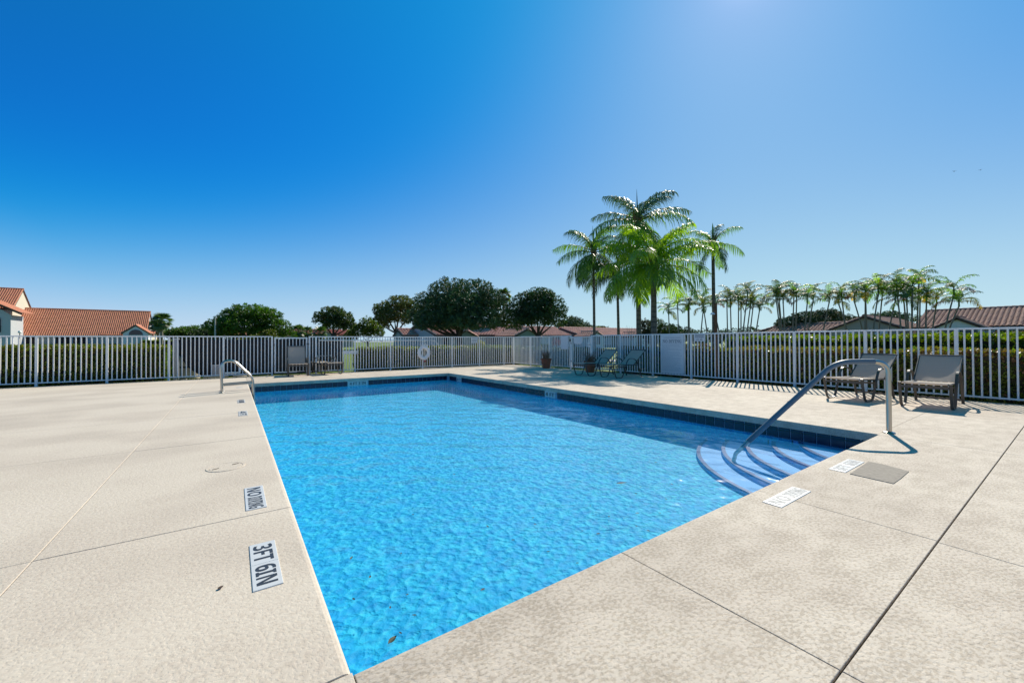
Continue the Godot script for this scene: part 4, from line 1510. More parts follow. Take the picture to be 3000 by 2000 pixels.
# gabled block on the grid: ridge along x or z. Walls, roof, gable ends
func gabled(o: Node3D, x0: float, x1: float, z0: float, z1: float, base: float, eave: float, ridge: float, along_x: bool, wall: Material, roof: Material, roll := 0.5, over := 0.5) -> void:
	var w := Mb.new()
	var xm := (x0 + x1) * 0.5
	var zm := (z0 + z1) * 0.5
	w.box(Vector3(x0, base, z0), Vector3(x1, eave, z1))
	if along_x:
		for x in [x0, x1]:
			w.tri(Vector3(x, eave, z0), Vector3(x, eave, z1), Vector3(x, ridge - 0.02, zm))
	else:
		for z in [z0, z1]:
			w.tri(Vector3(x0, eave, z), Vector3(x1, eave, z), Vector3(xm, ridge - 0.02, z))
	part("wall", w, o, wall)
	var m := Mb.new()
	var f := Mb.new()
	var half := (z1 - z0) * 0.5 if along_x else (x1 - x0) * 0.5
	var drop := over * (ridge - eave) / half
	if along_x:
		for s in [1.0, -1.0]:
			var ze: float = zm + s * (half + over)
			roof_slope(m, Vector3(x0 - over * 0.6, eave - drop, ze), Vector3(x1 - x0 + over * 1.2, 0, 0), Vector3(0, ridge - eave + drop, zm - ze), roll, roll * 1.25)
			f.obox(Transform3D(Basis(), Vector3(xm, eave - drop - 0.07, ze)), Vector3(x1 - x0 + over * 1.2, 0.16, 0.06))
			for x in [x0 - over * 0.6, x1 + over * 0.6]:
				f.quad(Vector3(x, eave - drop, ze), Vector3(x, ridge, zm), Vector3(x, ridge - 0.2, zm), Vector3(x, eave - drop - 0.2, ze))
		ridge_caps(m, Vector3(x0 - over * 0.6, ridge + 0.03, zm), Vector3(x1 + over * 0.6, ridge + 0.03, zm), roll / 0.3)
	else:
		for s in [1.0, -1.0]:
			var xe: float = xm + s * (half + over)
			roof_slope(m, Vector3(xe, eave - drop, z0 - over * 0.6), Vector3(0, 0, z1 - z0 + over * 1.2), Vector3(xm - xe, ridge - eave + drop, 0), roll, roll * 1.25)
			f.obox(Transform3D(Basis(), Vector3(xe, eave - drop - 0.07, zm)), Vector3(0.06, 0.16, z1 - z0 + over * 1.2))
			for z in [z0 - over * 0.6, z1 + over * 0.6]:
				f.quad(Vector3(xe, eave - drop, z), Vector3(xm, ridge, z), Vector3(xm, ridge - 0.2, z), Vector3(xe, eave - drop - 0.2, z))
		ridge_caps(m, Vector3(xm, ridge + 0.03, z0 - over * 0.6), Vector3(xm, ridge + 0.03, z1 + over * 0.6), roll / 0.3)
	part("roof", m, o, roof)
	part("fascia", f, o, M.fascia)

# a window or door panel on a wall: facing along +z ("z"), +x, -x; set proud of the wall with a frame
func window(o: Node3D, at: Vector3, w: float, h: float, face: Vector3, glass: Material, frame: Material, bars := 1) -> void:
	var yaw := atan2(face.x, face.z)
	var f := Mb.new()
	for q in [[-w * 0.5 - 0.06, -w * 0.5, 0.0, h], [w * 0.5, w * 0.5 + 0.06, 0.0, h], [-w * 0.5 - 0.06, w * 0.5 + 0.06, h, h + 0.08], [-w * 0.5 - 0.1, w * 0.5 + 0.1, -0.08, 0.0]]:
		f.box(Vector3(q[0], q[2], 0.0), Vector3(q[1], q[3], 0.07))
	for k in range(1, bars + 1):
		var x := -w * 0.5 + w * k / (bars + 1)
		f.box(Vector3(x - 0.03, 0, 0.015), Vector3(x + 0.03, h, 0.055))
	var p := part("window", f, o, frame, at)
	p.rotation.y = yaw
	var g := Mb.new()
	g.box(Vector3(-w * 0.5, 0, 0.004), Vector3(w * 0.5, h, 0.02))
	part("pane", g, p, glass)

func arch_panel(r: float, n := 14) -> Mb:
	var m := Mb.new()
	for k in n:
		var a0 := PI * k / n
		var a1 := PI * (k + 1) / n
		m.tri(Vector3(0, 0, 0.02), Vector3(cos(a0) * r, sin(a0) * r, 0.02), Vector3(cos(a1) * r, sin(a1) * r, 0.02))
	return m

func house_left() -> void:
	var o := thing("clubhouse", "large cream house with orange tiled roof and a two storey left end", "house")
	var B := -0.14
	# long single storey wing
	gabled(o, -30.2, -13.95, -109.2, -99.9, B, 2.75, 7.26, true, M.stucco_shade_grey, M.roof_orange, 0.27, 0.30)
	# dark lanai front with pillars between screens
	for k in 6:
		window(o, Vector3(-28.6 + 2.05 * k, 0.4, -99.88), 1.75, 2.0, Vector3(0, 0, 1), M.lanai_dark if k % 3 != 1 else M.curtain, M.stucco_shade_grey, 2 if k % 2 == 0 else 1)
	# two storey end block with its gable to the right
	gabled(o, -44.0, -30.2, -107.2, -99.6, B, 7.05, 10.48, true, M.stucco_cream, M.roof_orange, 0.27, 0.25)
	# front block of the two storey part, shade put into its wall colour
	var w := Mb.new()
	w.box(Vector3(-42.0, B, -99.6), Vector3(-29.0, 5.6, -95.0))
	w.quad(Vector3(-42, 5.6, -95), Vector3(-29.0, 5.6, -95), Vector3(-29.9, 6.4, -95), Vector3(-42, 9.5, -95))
	part("wall", w, o, M.stucco_shade_grey)
	var m := Mb.new()
	roof_slope(m, Vector3(-27.75, 5.95, -94.5), Vector3(0, 0, -5.2), Vector3(-8.0, 4.6, 0), 0.27, 0.34)
	part("roof", m, o, M.roof_orange)
	var f := Mb.new()
	f.obox(Transform3D(Basis(Vector3.BACK, -atan2(4.6, 8.0)), Vector3(-31.75, 8.1, -94.48)), Vector3(9.4, 0.30, 0.07))
	part("fascia", f, o, M.fascia)
	window(o, Vector3(-31.4, 2.9, -94.99), 2.9, 2.1, Vector3(0, 0, 1), M.pane, M.stucco_shade_grey, 0)
	var ap := part("arch_window", arch_panel(1.45), o, M.pane, Vector3(-31.4, 5.0, -94.985))
	ap.scale = Vector3(1, 0.35, 1)
	var rl := Mb.new()
	for k in 12: rl.box(Vector3(-32.8 + 0.25 * k, 2.9, -94.90), Vector3(-32.76 + 0.25 * k, 3.8, -94.86))
	rl.box(Vector3(-32.9, 3.8, -94.92), Vector3(-29.9, 3.86, -94.84))
	part("balcony_rail", rl, o, M.lock_black)
	window(o, Vector3(-31.4, 0.2, -94.99), 2.9, 1.7, Vector3(0, 0, 1), M.pane, M.stucco_shade_grey, 1)
	# little front gable at the right end of the wing
	gabled(o, -16.3, -12.95, -99.8, -95.6, B, 3.05, 4.35, false, M.stucco_white, M.roof_orange, 0.27, 0.25)
	window(o, Vector3(-14.62, 0.4, -95.58), 1.85, 2.1, Vector3(0, 0, 1), M.shutter, M.stucco_shade_grey, 3)
	part("arch_window", arch_panel(0.93), o, M.pane, Vector3(-14.62, 2.58, -95.585))
	# lower block behind the right end, lit from the side
	gabled(o, -20.0, -12.95, -106.5, -99.85, B, 2.6, 3.4, true, M.stucco_cream, M.roof_orange, 0.3, 0.3)
	var lm := thing("yard_lamp", "round white lamp on a thin post before the two storey house end", "lamp", Vector3(-27.2, -0.14, -92.0))
	var p := Mb.new()
	p.tube([Vector3(0, 0, 0), Vector3(0, 2.85, 0)], 0.05, 8)
	part("post", p, lm, M.lock_black)
	p = Mb.new()
	p.lathe([Vector2(0.0, 2.85), Vector2(0.14, 2.87), Vector2(0.22, 3.02), Vector2(0.14, 3.2), Vector2(0.0, 3.24)], 12)
	part("globe", p, lm, M.pvc)

func houses() -> void:
	house_left()
	var B := -0.14
	var Z := Vector3(0, 0, 1)
	# pink roofed houses in the middle
	var o := thing("villa", "pink roofed villa with a tall grey gable behind the big fig tree", "house")
	gabled(o, 23.2, 42.5, -64.4, -51.2, B, 2.15, 3.85, true, M.stucco_shade_grey, M.roof_pink, 0.5, 0.5)
	for k in 5: window(o, Vector3(25.2 + 3.5 * k, 0.5, -51.18), 1.9, 1.35, Z, M.pane, M.stucco_white, 1)
	for k in 3: window(o, Vector3(23.18, 0.6, -54.5 - 2.8 * k), 1.4, 1.2, Vector3(-1, 0, 0), M.shutter, M.stucco_white, 2)
	gabled(o, 25.0, 28.2, -51.2, -48.6, B, 1.95, 2.75, false, M.stucco_green, M.roof_pink, 0.5, 0.3)
	gabled(o, 33.0, 37.6, -51.2, -45.8, B, 1.95, 2.95, false, M.stucco_green, M.roof_pink, 0.5, 0.3)
	window(o, Vector3(35.3, 0.4, -45.78), 2.4, 1.4, Z, M.pane, M.stucco_white, 1)
	gabled(o, 20.8, 23.2, -62.0, -58.0, B, 2.2, 3.0, true, M.stucco_shade_grey, M.roof_pink, 0.5, 0.3)
	o = thing("villa", "pale pink roofed villa with a beige gable seen between the palm trunks", "house")
	gabled(o, 50.4, 72.0, -60.5, -50.0, B, 2.1, 3.5, true, M.stucco_beige, M.roof_pink, 0.55, 0.5)
	for k in 5: window(o, Vector3(53.0 + 3.9 * k, 0.5, -49.98), 2.0, 1.35, Z, M.shutter if k % 2 else M.pane, M.stucco_white, 1)
	gabled(o, 49.0, 52.4, -50.0, -46.6, B, 1.95, 2.7, false, M.stucco_white, M.roof_pink, 0.5, 0.3)
	gabled(o, 60.0, 64.0, -50.0, -46.0, B, 1.95, 2.7, false, M.stucco_white, M.roof_pink, 0.5, 0.3)
	window(o, Vector3(50.7, 0.5, -46.58), 1.9, 1.35, Z, M.pane, M.stucco_white, 1)
	o = thing("villa", "pink roofed villa with white walls right of the round tree", "house")
	gabled(o, 43.0, 50.0, -62.0, -52.0, B, 2.15, 3.6, true, M.stucco_white, M.roof_pink, 0.55, 0.5)
	window(o, Vector3(46.0, 0.5, -51.98), 2.2, 1.35, Z, M.pane, M.stucco_white, 1)
	o = thing("villa", "far villa with a red tiled roof behind the small fan palms", "house")
	gabled(o, 9.2, 24.0, -113.0, -102.0, B, 2.9, 4.0, true, M.stucco_beige, M.roof_red, 0.6, 0.5)
	gabled(o, 16.0, 19.4, -102.0, -99.0, B, 2.6, 3.5, false, M.stucco_green, M.roof_red, 0.6, 0.3)
	for k in 4: window(o, Vector3(10.6 + 3.2 * k, 0.8, -101.98), 2.0, 1.5, Z, M.pane, M.stucco_white, 1)
	o = thing("villa", "far villa with an orange red roof half hidden by the left fig tree", "house")
	gabled(o, -1.5, 6.6, -108.0, -98.0, B, 2.7, 3.7, true, M.stucco_beige, M.roof_red, 0.6, 0.5)
	for k in 3: window(o, Vector3(0.4 + 2.7 * k, 0.8, -97.98), 1.7, 1.5, Z, M.pane, M.stucco_white, 1)
	# right hand side
	o = thing("villa", "brown roofed villa with a wide beige gable behind the slender palms", "house")
	gabled(o, 62.8, 78.0, -17.6, -10.6, B, 2.45, 3.95, true, M.stucco_beige, M.roof_brown, 0.45, 0.5)
	for k in 2:
		window(o, Vector3(62.78, 0.3, -15.6 + 3.0 * k), 1.1, 1.4, Vector3(-1, 0, 0), M.pane, M.stucco_white, 1)
		var ap := part("arch_window", arch_panel(0.62), o, M.stucco_white, Vector3(62.77, 1.7, -15.6 + 3.0 * k))
		ap.rotation.y = -PI / 2
	gabled(o, 66.0, 72.0, -26.0, -17.6, B, 2.3, 3.4, false, M.stucco_beige, M.roof_brown, 0.45, 0.5)
	o = thing("villa", "long brown roofed villa with a white front gable at the far right", "house")
	gabled(o, 61.9, 73.4, -9.4, 20.0, B, 2.55, 4.45, false, M.stucco_white, M.roof_brown, 0.36, 0.5)
	gabled(o, 58.6, 62.5, -7.6, -4.4, B, 2.35, 3.25, true, M.stucco_white, M.roof_brown, 0.36, 0.3)
	for k in 2: window(o, Vector3(58.58, 0.3, -6.75 + 1.5 * k), 1.2, 1.75, Vector3(-1, 0, 0), M.pane_teal, M.stucco_white, 0)
	for k in 6: window(o, Vector3(61.88, 0.3, -2.8 + 3.0 * k), 2.2, 1.7, Vector3(-1, 0, 0), M.lanai_dark, M.stucco_white, 1)
	o = thing("villa", "distant villa with a small blue grey gable left of the flat topped tree", "house")
	gabled(o, 83.0, 96.0, -36.0, -28.0, B, 2.4, 3.6, true, M.stucco_shade_grey, M.roof_brown, 0.6, 0.5)
	gabled(o, 78.5, 83.0, -32.0, -28.5, B, 2.3, 3.2, true, M.stucco_shade_grey, M.roof_brown, 0.6, 0.3)
# ---------------------------------------------------------------- the scene
func _ready() -> void:
	rng.seed = 1
	var cam := Camera3D.new()
	cam.name = "camera"
	cam.projection = Camera3D.PROJECTION_FRUSTUM
	cam.near = 0.05
	cam.far = 2500.0
	cam.size = 0.0849647
	cam.frustum_offset = Vector2(0.0, -0.0005624)
	cam.transform = Transform3D(Basis(Vector3.UP, deg_to_rad(-34.787)) * Basis(Vector3.RIGHT, 0.0102) * Basis(Vector3.BACK, -0.0047), Vector3(-0.3456, 1.155, 1.4878))
	add_child(cam)
	cam.current = true
	var az := deg_to_rad(24.0)
	var el := deg_to_rad(40.0)
	var sun_dir := Vector3(cos(az) * cos(el), sin(el), -sin(az) * cos(el))
	var env := Environment.new()
	env.background_mode = Environment.BG_SKY
	env.sky = sky_panorama(sun_dir)
	env.background_energy_multiplier = 0.77
	env.tonemap_mode = Environment.TONE_MAPPER_LINEAR
	env.tonemap_exposure = 1.3
	env.sdfgi_enabled = true
	env.ssao_enabled = true
	env.ssil_enabled = true
	var we := WorldEnvironment.new()
	we.name = "world_environment"
	we.environment = env
	add_child(we)
	var sun := DirectionalLight3D.new()
	sun.name = "sun"
	sun.light_energy = 1.38
	sun.light_color = Color(1.0, 0.965, 0.90)
	sun.light_angular_distance = 0.5
	sun.shadow_enabled = true
	add_child(sun)
	sun.look_at_from_position(sun_dir * 50.0, Vector3.ZERO)

	materials()
	make_clumps()
	build_ground()
	build_deck()
	build_pool()
	houses()
	plants()
	fences()
	objects()

func fences() -> void:
	fence_run("white picket fence along the far side, left of the black screen gate", Vector3(0, 0, FZ), 0.0, [-7.55, -6.16, -4.77, -3.385, -2.0, -0.61, 0.78])
	gate("white gate in the far fence in front of the black screen", Vector3(0.81, 0, FZ), 0.0, 1.13, true, false)
	fence_run("white picket fence along the far side from the gate to the corner", Vector3(0, 0, FZ), 0.0, [1.97, 2.19, 3.58, 4.985, 6.38, 7.785, 9.21, 10.6, 11.158])
	fence_run("white picket fence from the far corner to the entrance gate", Vector3(FX, 0, 0), -PI / 2, [FZ + 0.06, -13.54, -12.14, -10.80])
	gate("white entrance gate with a lever latch in the right fence", Vector3(FX, 0, -10.79), -PI / 2, 1.17, false, true)
	fence_run("white picket fence on the right from the entrance gate towards the viewer", Vector3(FX, 0, 0), -PI / 2, [-9.60, -8.2, -6.84, -5.47, -4.1, -2.72, -1.35, 0.012, 1.38, 2.75, 4.12])
	var o := thing("guard_panel", "white guard panel on the right fence left of the entrance gate", "panel", Vector3(FX - 0.024, 0.80, -11.15), -PI / 2)
	var m := Mb.new()
	m.slab(Vector3(-0.22, 0, -0.003), Vector3(0.22, 0.535, 0.004), [0.002, 0.002, 0.002, 0.002])
	part("panel", m, o, M.sign_white)
	o = thing("gate_lock", "small black lock box on the entrance gate post", "lock", Vector3(FX - 0.03, 1.12, -10.80), -PI / 2)
	m = Mb.new()
	m.slab(Vector3(-0.03, 0, 0.0), Vector3(0.03, 0.10, 0.03), [0.008, 0.008, 0.004, 0.004])
	part("case", m, o, M.lock_black)
	m = Mb.new()
	m.tube([Vector3(-0.018, 0.09, 0.012), Vector3(-0.018, 0.135, 0.012), Vector3(0.018, 0.135, 0.012), Vector3(0.018, 0.09, 0.012)], 0.005, 6)
	part("shackle", m, o, M.steel)

func objects() -> void:
	handrail()
	ladder()
	deck_marker("3FT", "6IN", Vector3(-0.207, 0, -0.985), -PI / 2, "depth marker reading 3 FT 6 IN in the deck left of the pool", M.ink, M.marker_tile)
	deck_marker("NO", "DIVING", Vector3(-0.21, 0, -2.075), -PI / 2, "NO DIVING marker in the deck left of the pool, by the skimmer lid", M.ink, M.marker_tile)
	deck_marker("NO", "DIVING", Vector3(-0.212, 0, -8.0), -PI / 2, "far NO DIVING marker in the deck near the pool ladder", M.ink, M.marker_worn)
	deck_marker("3FT", "6IN", Vector3(4.275, 0, 0.205), 0.0, "worn depth marker reading 3 FT 6 IN beside the mortar patch", M.ink_faded, M.marker_tile)
	deck_marker("NO", "DIVING", Vector3(3.01, 0, 0.205), 0.0, "worn NO DIVING marker in the near deck by a joint", M.ink_faded, M.marker_tile)
	deck_marker("4", "FT", Vector3(-0.212, 0, -6.37), -PI / 2, "depth marker reading 4 FT in the deck left of the pool", M.ink, M.marker_worn)
	small_deck_things()
	var G1 := "sling chairs facing the pool on the right deck"
	sling_chair("beige sling chair by the right fence, the one farther from the viewer", Vector3(9.13, 0, -1.19), -PI / 2 - 0.13, 0, G1)
	sling_chair("beige sling chair by the right fence, the one nearest the viewer", Vector3(9.09, 0, -0.09), -PI / 2 + 0.02, 0, G1)
	sling_chair("dark sling lounge chair in tree shade beside the terracotta pot", Vector3(9.02, 0, -8.10), -PI / 2 - 0.03, 0, G1)
	sling_chair("dark sling lounge chair in tree shade nearer the rules sign", Vector3(9.09, 0, -7.02), -PI / 2 - 0.03, 0, G1)
	var G2 := "sling chairs in front of the black screen"
	sling_chair("sling chair with upright grey back in front of the far gate", Vector3(1.47, 0, -13.72), -0.05, 1, G2)
	sling_chair("sling chair with its back folded flat beside the far gate", Vector3(2.60, 0, -13.76), 0.20, 2, G2)
	plant_pot(Vector3(10.52, 0, -11.63), "terracotta pot of dry brown stalks standing alone in the far right corner", 5, 0.35)
	plant_pot(Vector3(10.42, 0, -9.0), "terracotta pot of dry stalks half hidden behind a lounge chair", 6, 0.5)
	life_ring()
	rescue_hook()
	signs()
	pump_screen()
	# wooden post with a flood light outside the right fence
	var o := thing("wooden_post", "weathered wooden post just outside the right fence", "post", Vector3(11.58, -0.14, -4.93))
	var m := Mb.new()
	m.tube([Vector3(0, 0, 0), Vector3(0.02, 1.2, -0.01), Vector3(0.05, 2.40, -0.03)], [0.056, 0.052, 0.046], 12)
	part("shaft", m, o, M.wood)
	m = Mb.new()
	m.tube([Vector3(0.03, 1.2, -0.02), Vector3(0.032, 1.24, -0.02)], 0.058, 12)
	part("strap", m, o, M.alu_grey)
	o = thing("flood_light", "small white flood light fixed to the wooden post", "light fixture", Vector3(11.52, 1.93, -4.99))
	m = Mb.new()
	m.lathe([Vector2(0.0, 0.06), Vector2(0.03, 0.055), Vector2(0.075, 0.0), Vector2(0.07, -0.005), Vector2(0.0, 0.01)], 14)
	part("shade", m, o, M.pvc)
	m = Mb.new()
	m.tube([Vector3(0, 0.04, 0), Vector3(0.06, 0.03, 0.0), Vector3(0.10, -0.01, 0.01)], 0.01, 6)
	part("bracket", m, o, M.alu_grey)
	# street lamp far left
	o = thing("street_lamp", "tall street lamp with a curved arm before the left fig tree", "street lamp", Vector3(-2.2, -0.14, -60.7))
	m = Mb.new()
	m.tube([Vector3(0, 0, 0), Vector3(0, 2.5, 0), Vector3(0, 4.6, 0)], [0.10, 0.085, 0.07], 8)
	part("pole", m, o, M.lamp_grey)
	m = Mb.new()
	var R := Vector3(0.8213, 0, 0.5705)
	var pth := [Vector3(0, 4.5, 0)]
	pth.append_array(arc(Vector3(0, 4.5, 0) + R * 0.1, Vector3(0, 4.82, 0) + R * 0.5, Vector3(0, 4.80, 0) + R * 1.2, 6))
	m.tube(pth, 0.035, 6)
	part("arm", m, o, M.lamp_grey)
	m = Mb.new()
	m.tube([Vector3(0, 4.80, 0) + R * 1.15, Vector3(0, 4.80, 0) + R * 1.3, Vector3(0, 4.78, 0) + R * 1.6, Vector3(0, 4.77, 0) + R * 1.72], [0.05, 0.09, 0.09, 0.03], 8)
	part("lamp_head", m, o, M.lamp_grey)
	# two birds high on the right
	for b in [[Vector3(59.2, 18.0, -6.1), "small dark bird flying high at right, the lower left one", 0.4], [Vector3(69.3, 20.3, -5.4), "small dark bird flying high at the far right", -0.3]]:
		m = Mb.new()
		m.tube([Vector3(-0.10, 0, 0), Vector3(-0.04, 0, 0), Vector3(0.05, 0.01, 0), Vector3(0.11, 0.0, 0)], [0.01, 0.03, 0.03, 0.01], 7)
		for s in [-1.0, 1.0]:
			m.quad(Vector3(-0.04, 0.01, 0.02 * s), Vector3(0.05, 0.01, 0.02 * s), Vector3(0.04, 0.05, 0.10 * s), Vector3(-0.02, 0.05, 0.10 * s))
			m.tri(Vector3(-0.02, 0.05, 0.10 * s), Vector3(0.04, 0.05, 0.10 * s), Vector3(-0.04, 0.03, 0.20 * s))
		solo("bird", m, M.bird, b[1], "bird", b[0], b[2])

func lobes(list: Array) -> Array:
	# [across, height, depth, rx, ry] -> centres and radii; across runs along the row of trees
	var R := Vector3(0.8213, 0, 0.5705)
	var F := Vector3(0.5705, 0, -0.8213)
	var out := []
	for l in list: out.append([R * l[0] + F * l[2] + Vector3(0, l[1], 0), Vector3(l[3], l[4], l[3])])
	return out

func stems(list: Array, k: float, sz: float, sd: int) -> Array:
	# [foot, head, height] in metres along the row
	var R := Vector3(0.8213, 0, 0.5705)
	var F := Vector3(0.5705, 0, -0.8213)
	var r := RandomNumberGenerator.new()
	r.seed = sd
	var out := []
	for s in list:
		var d := r.randf_range(-1.3, 1.3)
		var a: Vector3 = R * (s[0] * k) + F * d * 0.6
		var b: Vector3 = R * (s[1] * k) + F * d
		out.append([a.x, a.z, b.x, s[2], b.z, sz * r.randf_range(0.85, 1.1)])
	return out

func plants() -> void:
	var ga := lin(0.030, 0.052, 0.012)
	var gb := lin(0.075, 0.110, 0.018)
	# vertex and copy colours are linear values
	var dk := Color(0.042, 0.078, 0.032)
	var md := Color(0.11, 0.17, 0.048)
	var lt := Color(0.10, 0.15, 0.02)
	var ol := Color(0.15, 0.135, 0.026)
	tree("fig_tree", "large dark spreading fig tree in front of the pink roofs", Vector3(20.5, -0.14, -38.9), 0.42, 1.7, lobes([[-1.2, 7.0, 0, 2.3, 1.35], [1.4, 7.1, 0.6, 2.5, 1.25], [-3.4, 5.6, 0.5, 1.9, 1.25], [-4.9, 4.0, 0, 1.45, 1.0], [-3.2, 3.9, -1.0, 1.7, 0.9], [0.2, 5.2, -1.6, 2.6, 1.7], [3.2, 5.9, 0, 2.0, 1.4], [5.0, 4.5, 0.3, 1.9, 1.25], [6.7, 3.7, -0.6, 1.3, 1.0], [2.6, 4.2, -1.0, 1.9, 1.1], [-0.8, 4.3, 1.2, 2.2, 1.2], [4.2, 3.6, 1.0, 1.5, 0.8], [-1.6, 3.9, -1.8, 2.0, 1.0], [1.2, 3.9, -2.0, 2.0, 1.0], [-4.2, 3.2, 0.6, 1.4, 0.7], [5.9, 3.1, 0.4, 1.2, 0.7], [0.0, 5.4, 1.5, 2.8, 1.6], [-2.2, 5.2, -0.8, 2.0, 1.3], [2.4, 5.4, 1.2, 2.2, 1.4], [-2.8, 3.1, -2.0, 1.6, 0.8], [0.4, 3.2, -2.6, 1.9, 0.8], [3.0, 3.1, -2.0, 1.7, 0.8], [-0.5, 3.3, 2.0, 2.6, 0.9]]), 18000, 0.36, dk, md, 101, M.leaf_dark)
	tree("round_tree", "round topped dark tree right of the big fig tree", Vector3(27.7, -0.14, -33.8), 0.30, 1.9, lobes([[0, 5.6, 0, 2.1, 1.7], [-1.6, 5.2, 0.3, 1.6, 1.5], [1.6, 5.0, 0, 1.7, 1.5], [0.3, 4.2, -0.8, 2.2, 1.4], [-1.3, 3.8, 0.4, 1.5, 1.0], [2.0, 3.7, 0.4, 1.4, 1.1], [0.6, 6.4, 0.4, 1.4, 0.9], [0, 5.0, 0.8, 2.0, 1.6], [-0.4, 3.6, -1.0, 1.8, 0.9]]), 9000, 0.30, dk, Color(0.055, 0.085, 0.02), 102, M.leaf)
	tree("fig_tree", "broad bright green fig tree beyond the black screen", Vector3(1.3, -0.14, -64.4), 0.5, 1.5, lobes([[0.3, 5.2, 0, 2.7, 1.35], [-2.0, 4.6, 0.5, 2.2, 1.3], [2.3, 4.7, 0, 2.2, 1.3], [-3.9, 3.4, 0, 1.8, 1.2], [4.0, 3.3, 0, 1.8, 1.2], [0, 3.5, -1.2, 3.0, 1.5], [-2.4, 2.8, -0.5, 2.0, 1.0], [2.6, 2.7, -0.4, 2.0, 1.0], [5.2, 2.5, 0.5, 1.1, 0.7]]), 8000, 0.42, Color(0.05, 0.095, 0.018), Color(0.14, 0.22, 0.024), 103, M.leaf_lush)
	tree("tall_tree", "olive yellow tree rising left of the big fig tree", Vector3(23.0, -0.14, -67.5), 0.4, 3.0, lobes([[0.6, 7.8, 0, 2.4, 1.5], [-2.0, 6.8, 0, 2.0, 1.5], [2.4, 6.6, 0, 2.2, 1.6], [0, 5.6, -1, 3.0, 1.7], [-2.6, 4.6, 0, 1.7, 1.4]]), 4500, 0.48, Color(0.10, 0.105, 0.028), Color(0.22, 0.19, 0.035), 104, M.leaf)
	tree("open_tree", "dark open crowned tree behind the small fan palms", Vector3(15.0, -0.14, -79.2), 0.4, 2.6, lobes([[0, 6.6, 0, 2.2, 1.3], [-2.0, 5.6, 0, 1.7, 1.3], [2.0, 5.6, 0, 1.9, 1.3], [0.3, 4.6, 0, 2.4, 1.2], [3.0, 4.2, 0, 1.3, 1.0]]), 3600, 0.50, Color(0.06, 0.085, 0.026), Color(0.13, 0.15, 0.03), 105, M.leaf)
	tree("willowy_bush", "feathery light yellow green bush left of the olive tree", Vector3(16.2, -0.14, -60.1), 0.14, 1.2, lobes([[0, 3.6, 0, 1.3, 1.3], [-1.0, 2.8, 0, 1.2, 1.2], [1.2, 2.7, 0, 1.2, 1.2], [-2.4, 2.2, 0, 1.0, 0.9]]), 2200, 0.40, Color(0.10, 0.12, 0.02), Color(0.17, 0.18, 0.025), 106, M.leaf_lush)
	tree("yellow_bush", "rounded golden green bush below the left fig tree", Vector3(2.9, -0.14, -57.1), 0.10, 0.8, lobes([[0.6, 2.0, 0, 1.0, 0.8], [-1.0, 1.6, 0, 1.1, 0.65], [-2.4, 1.3, 0, 1.0, 0.5]]), 1600, 0.34, Color(0.13, 0.125, 0.015), Color(0.20, 0.18, 0.02), 107, M.leaf_lush)
	var far := "far trees behind the clubhouse lawn"
	tree("far_tree", "green far tree, first right of the clubhouse", Vector3(-12.0, -0.14, -128.4), 0.4, 1.5, lobes([[0, 3.6, 0, 2.8, 1.3], [2, 3.8, 0, 2.4, 1.2]]), 1300, 0.7, Color(0.05, 0.09, 0.018), Color(0.12, 0.19, 0.022), 108, M.leaf_lush, far)
	tree("far_tree", "wide green far tree with a flat crown left of the street lamp", Vector3(-8.7, -0.14, -131.0), 0.4, 1.5, lobes([[-1.5, 4.0, 0, 2.6, 1.4], [1.5, 4.2, 0, 2.8, 1.4], [4, 3.6, 0, 2.4, 1.2], [0, 2.6, -2, 3.5, 1.2]]), 2200, 0.7, Color(0.05, 0.10, 0.018), Color(0.13, 0.20, 0.022), 109, M.leaf_lush, far)
	tree("far_tree", "dark far tree just behind the street lamp pole", Vector3(-5.0, -0.14, -120.0), 0.4, 1.5, lobes([[-1, 3.4, 0, 3.0, 1.3], [2.5, 3.2, 0, 2.6, 1.2], [0, 2.2, -1, 3.6, 1.2]]), 1700, 0.7, Color(0.022, 0.042, 0.014), Color(0.05, 0.08, 0.016), 110, M.leaf, far)
	tree("dark_tree", "dark layered tree seen between the palm trunks", Vector3(62.0, -0.14, -64.5), 0.35, 2.2, lobes([[0, 5.6, 0, 2.2, 1.1], [-2.2, 4.6, 0, 1.9, 1.1], [2.4, 4.4, 0, 1.9, 1.1], [0, 4.2, -1, 2.6, 1.1]]), 2600, 0.5, dk, md, 111, M.leaf_dark)
	tree("yellow_bush", "yellow green bush above the pale pink roof", Vector3(66.5, -0.14, -62.5), 0.2, 2.0, lobes([[0, 3.6, 0, 2.0, 0.9], [-2.2, 3.3, 0, 1.8, 0.8], [1.8, 3.2, 0, 1.6, 0.8]]), 1500, 0.45, Color(0.12, 0.14, 0.015), Color(0.18, 0.19, 0.02), 112, M.leaf_lush)
	tree("rusty_bush", "rusty brown leaved tree behind the pale pink roof", Vector3(70.5, -0.14, -64.0), 0.2, 2.2, lobes([[0, 3.8, 0, 2.2, 0.8], [-2.4, 3.5, 0, 1.5, 0.7], [2.6, 3.3, 0, 1.8, 0.7]]), 1400, 0.45, Color(0.11, 0.055, 0.02), Color(0.13, 0.10, 0.03), 113, M.leaf)
	tree("bushy_tree", "brownish rounded tree behind the thickest palm trunk", Vector3(36.8, -0.14, -26.3), 0.2, 0.9, lobes([[0.0, 2.6, 0, 0.75, 1.1], [0.2, 1.6, 0, 0.8, 0.9]]), 1100, 0.26, Color(0.055, 0.045, 0.025), Color(0.09, 0.07, 0.035), 114, M.leaf)
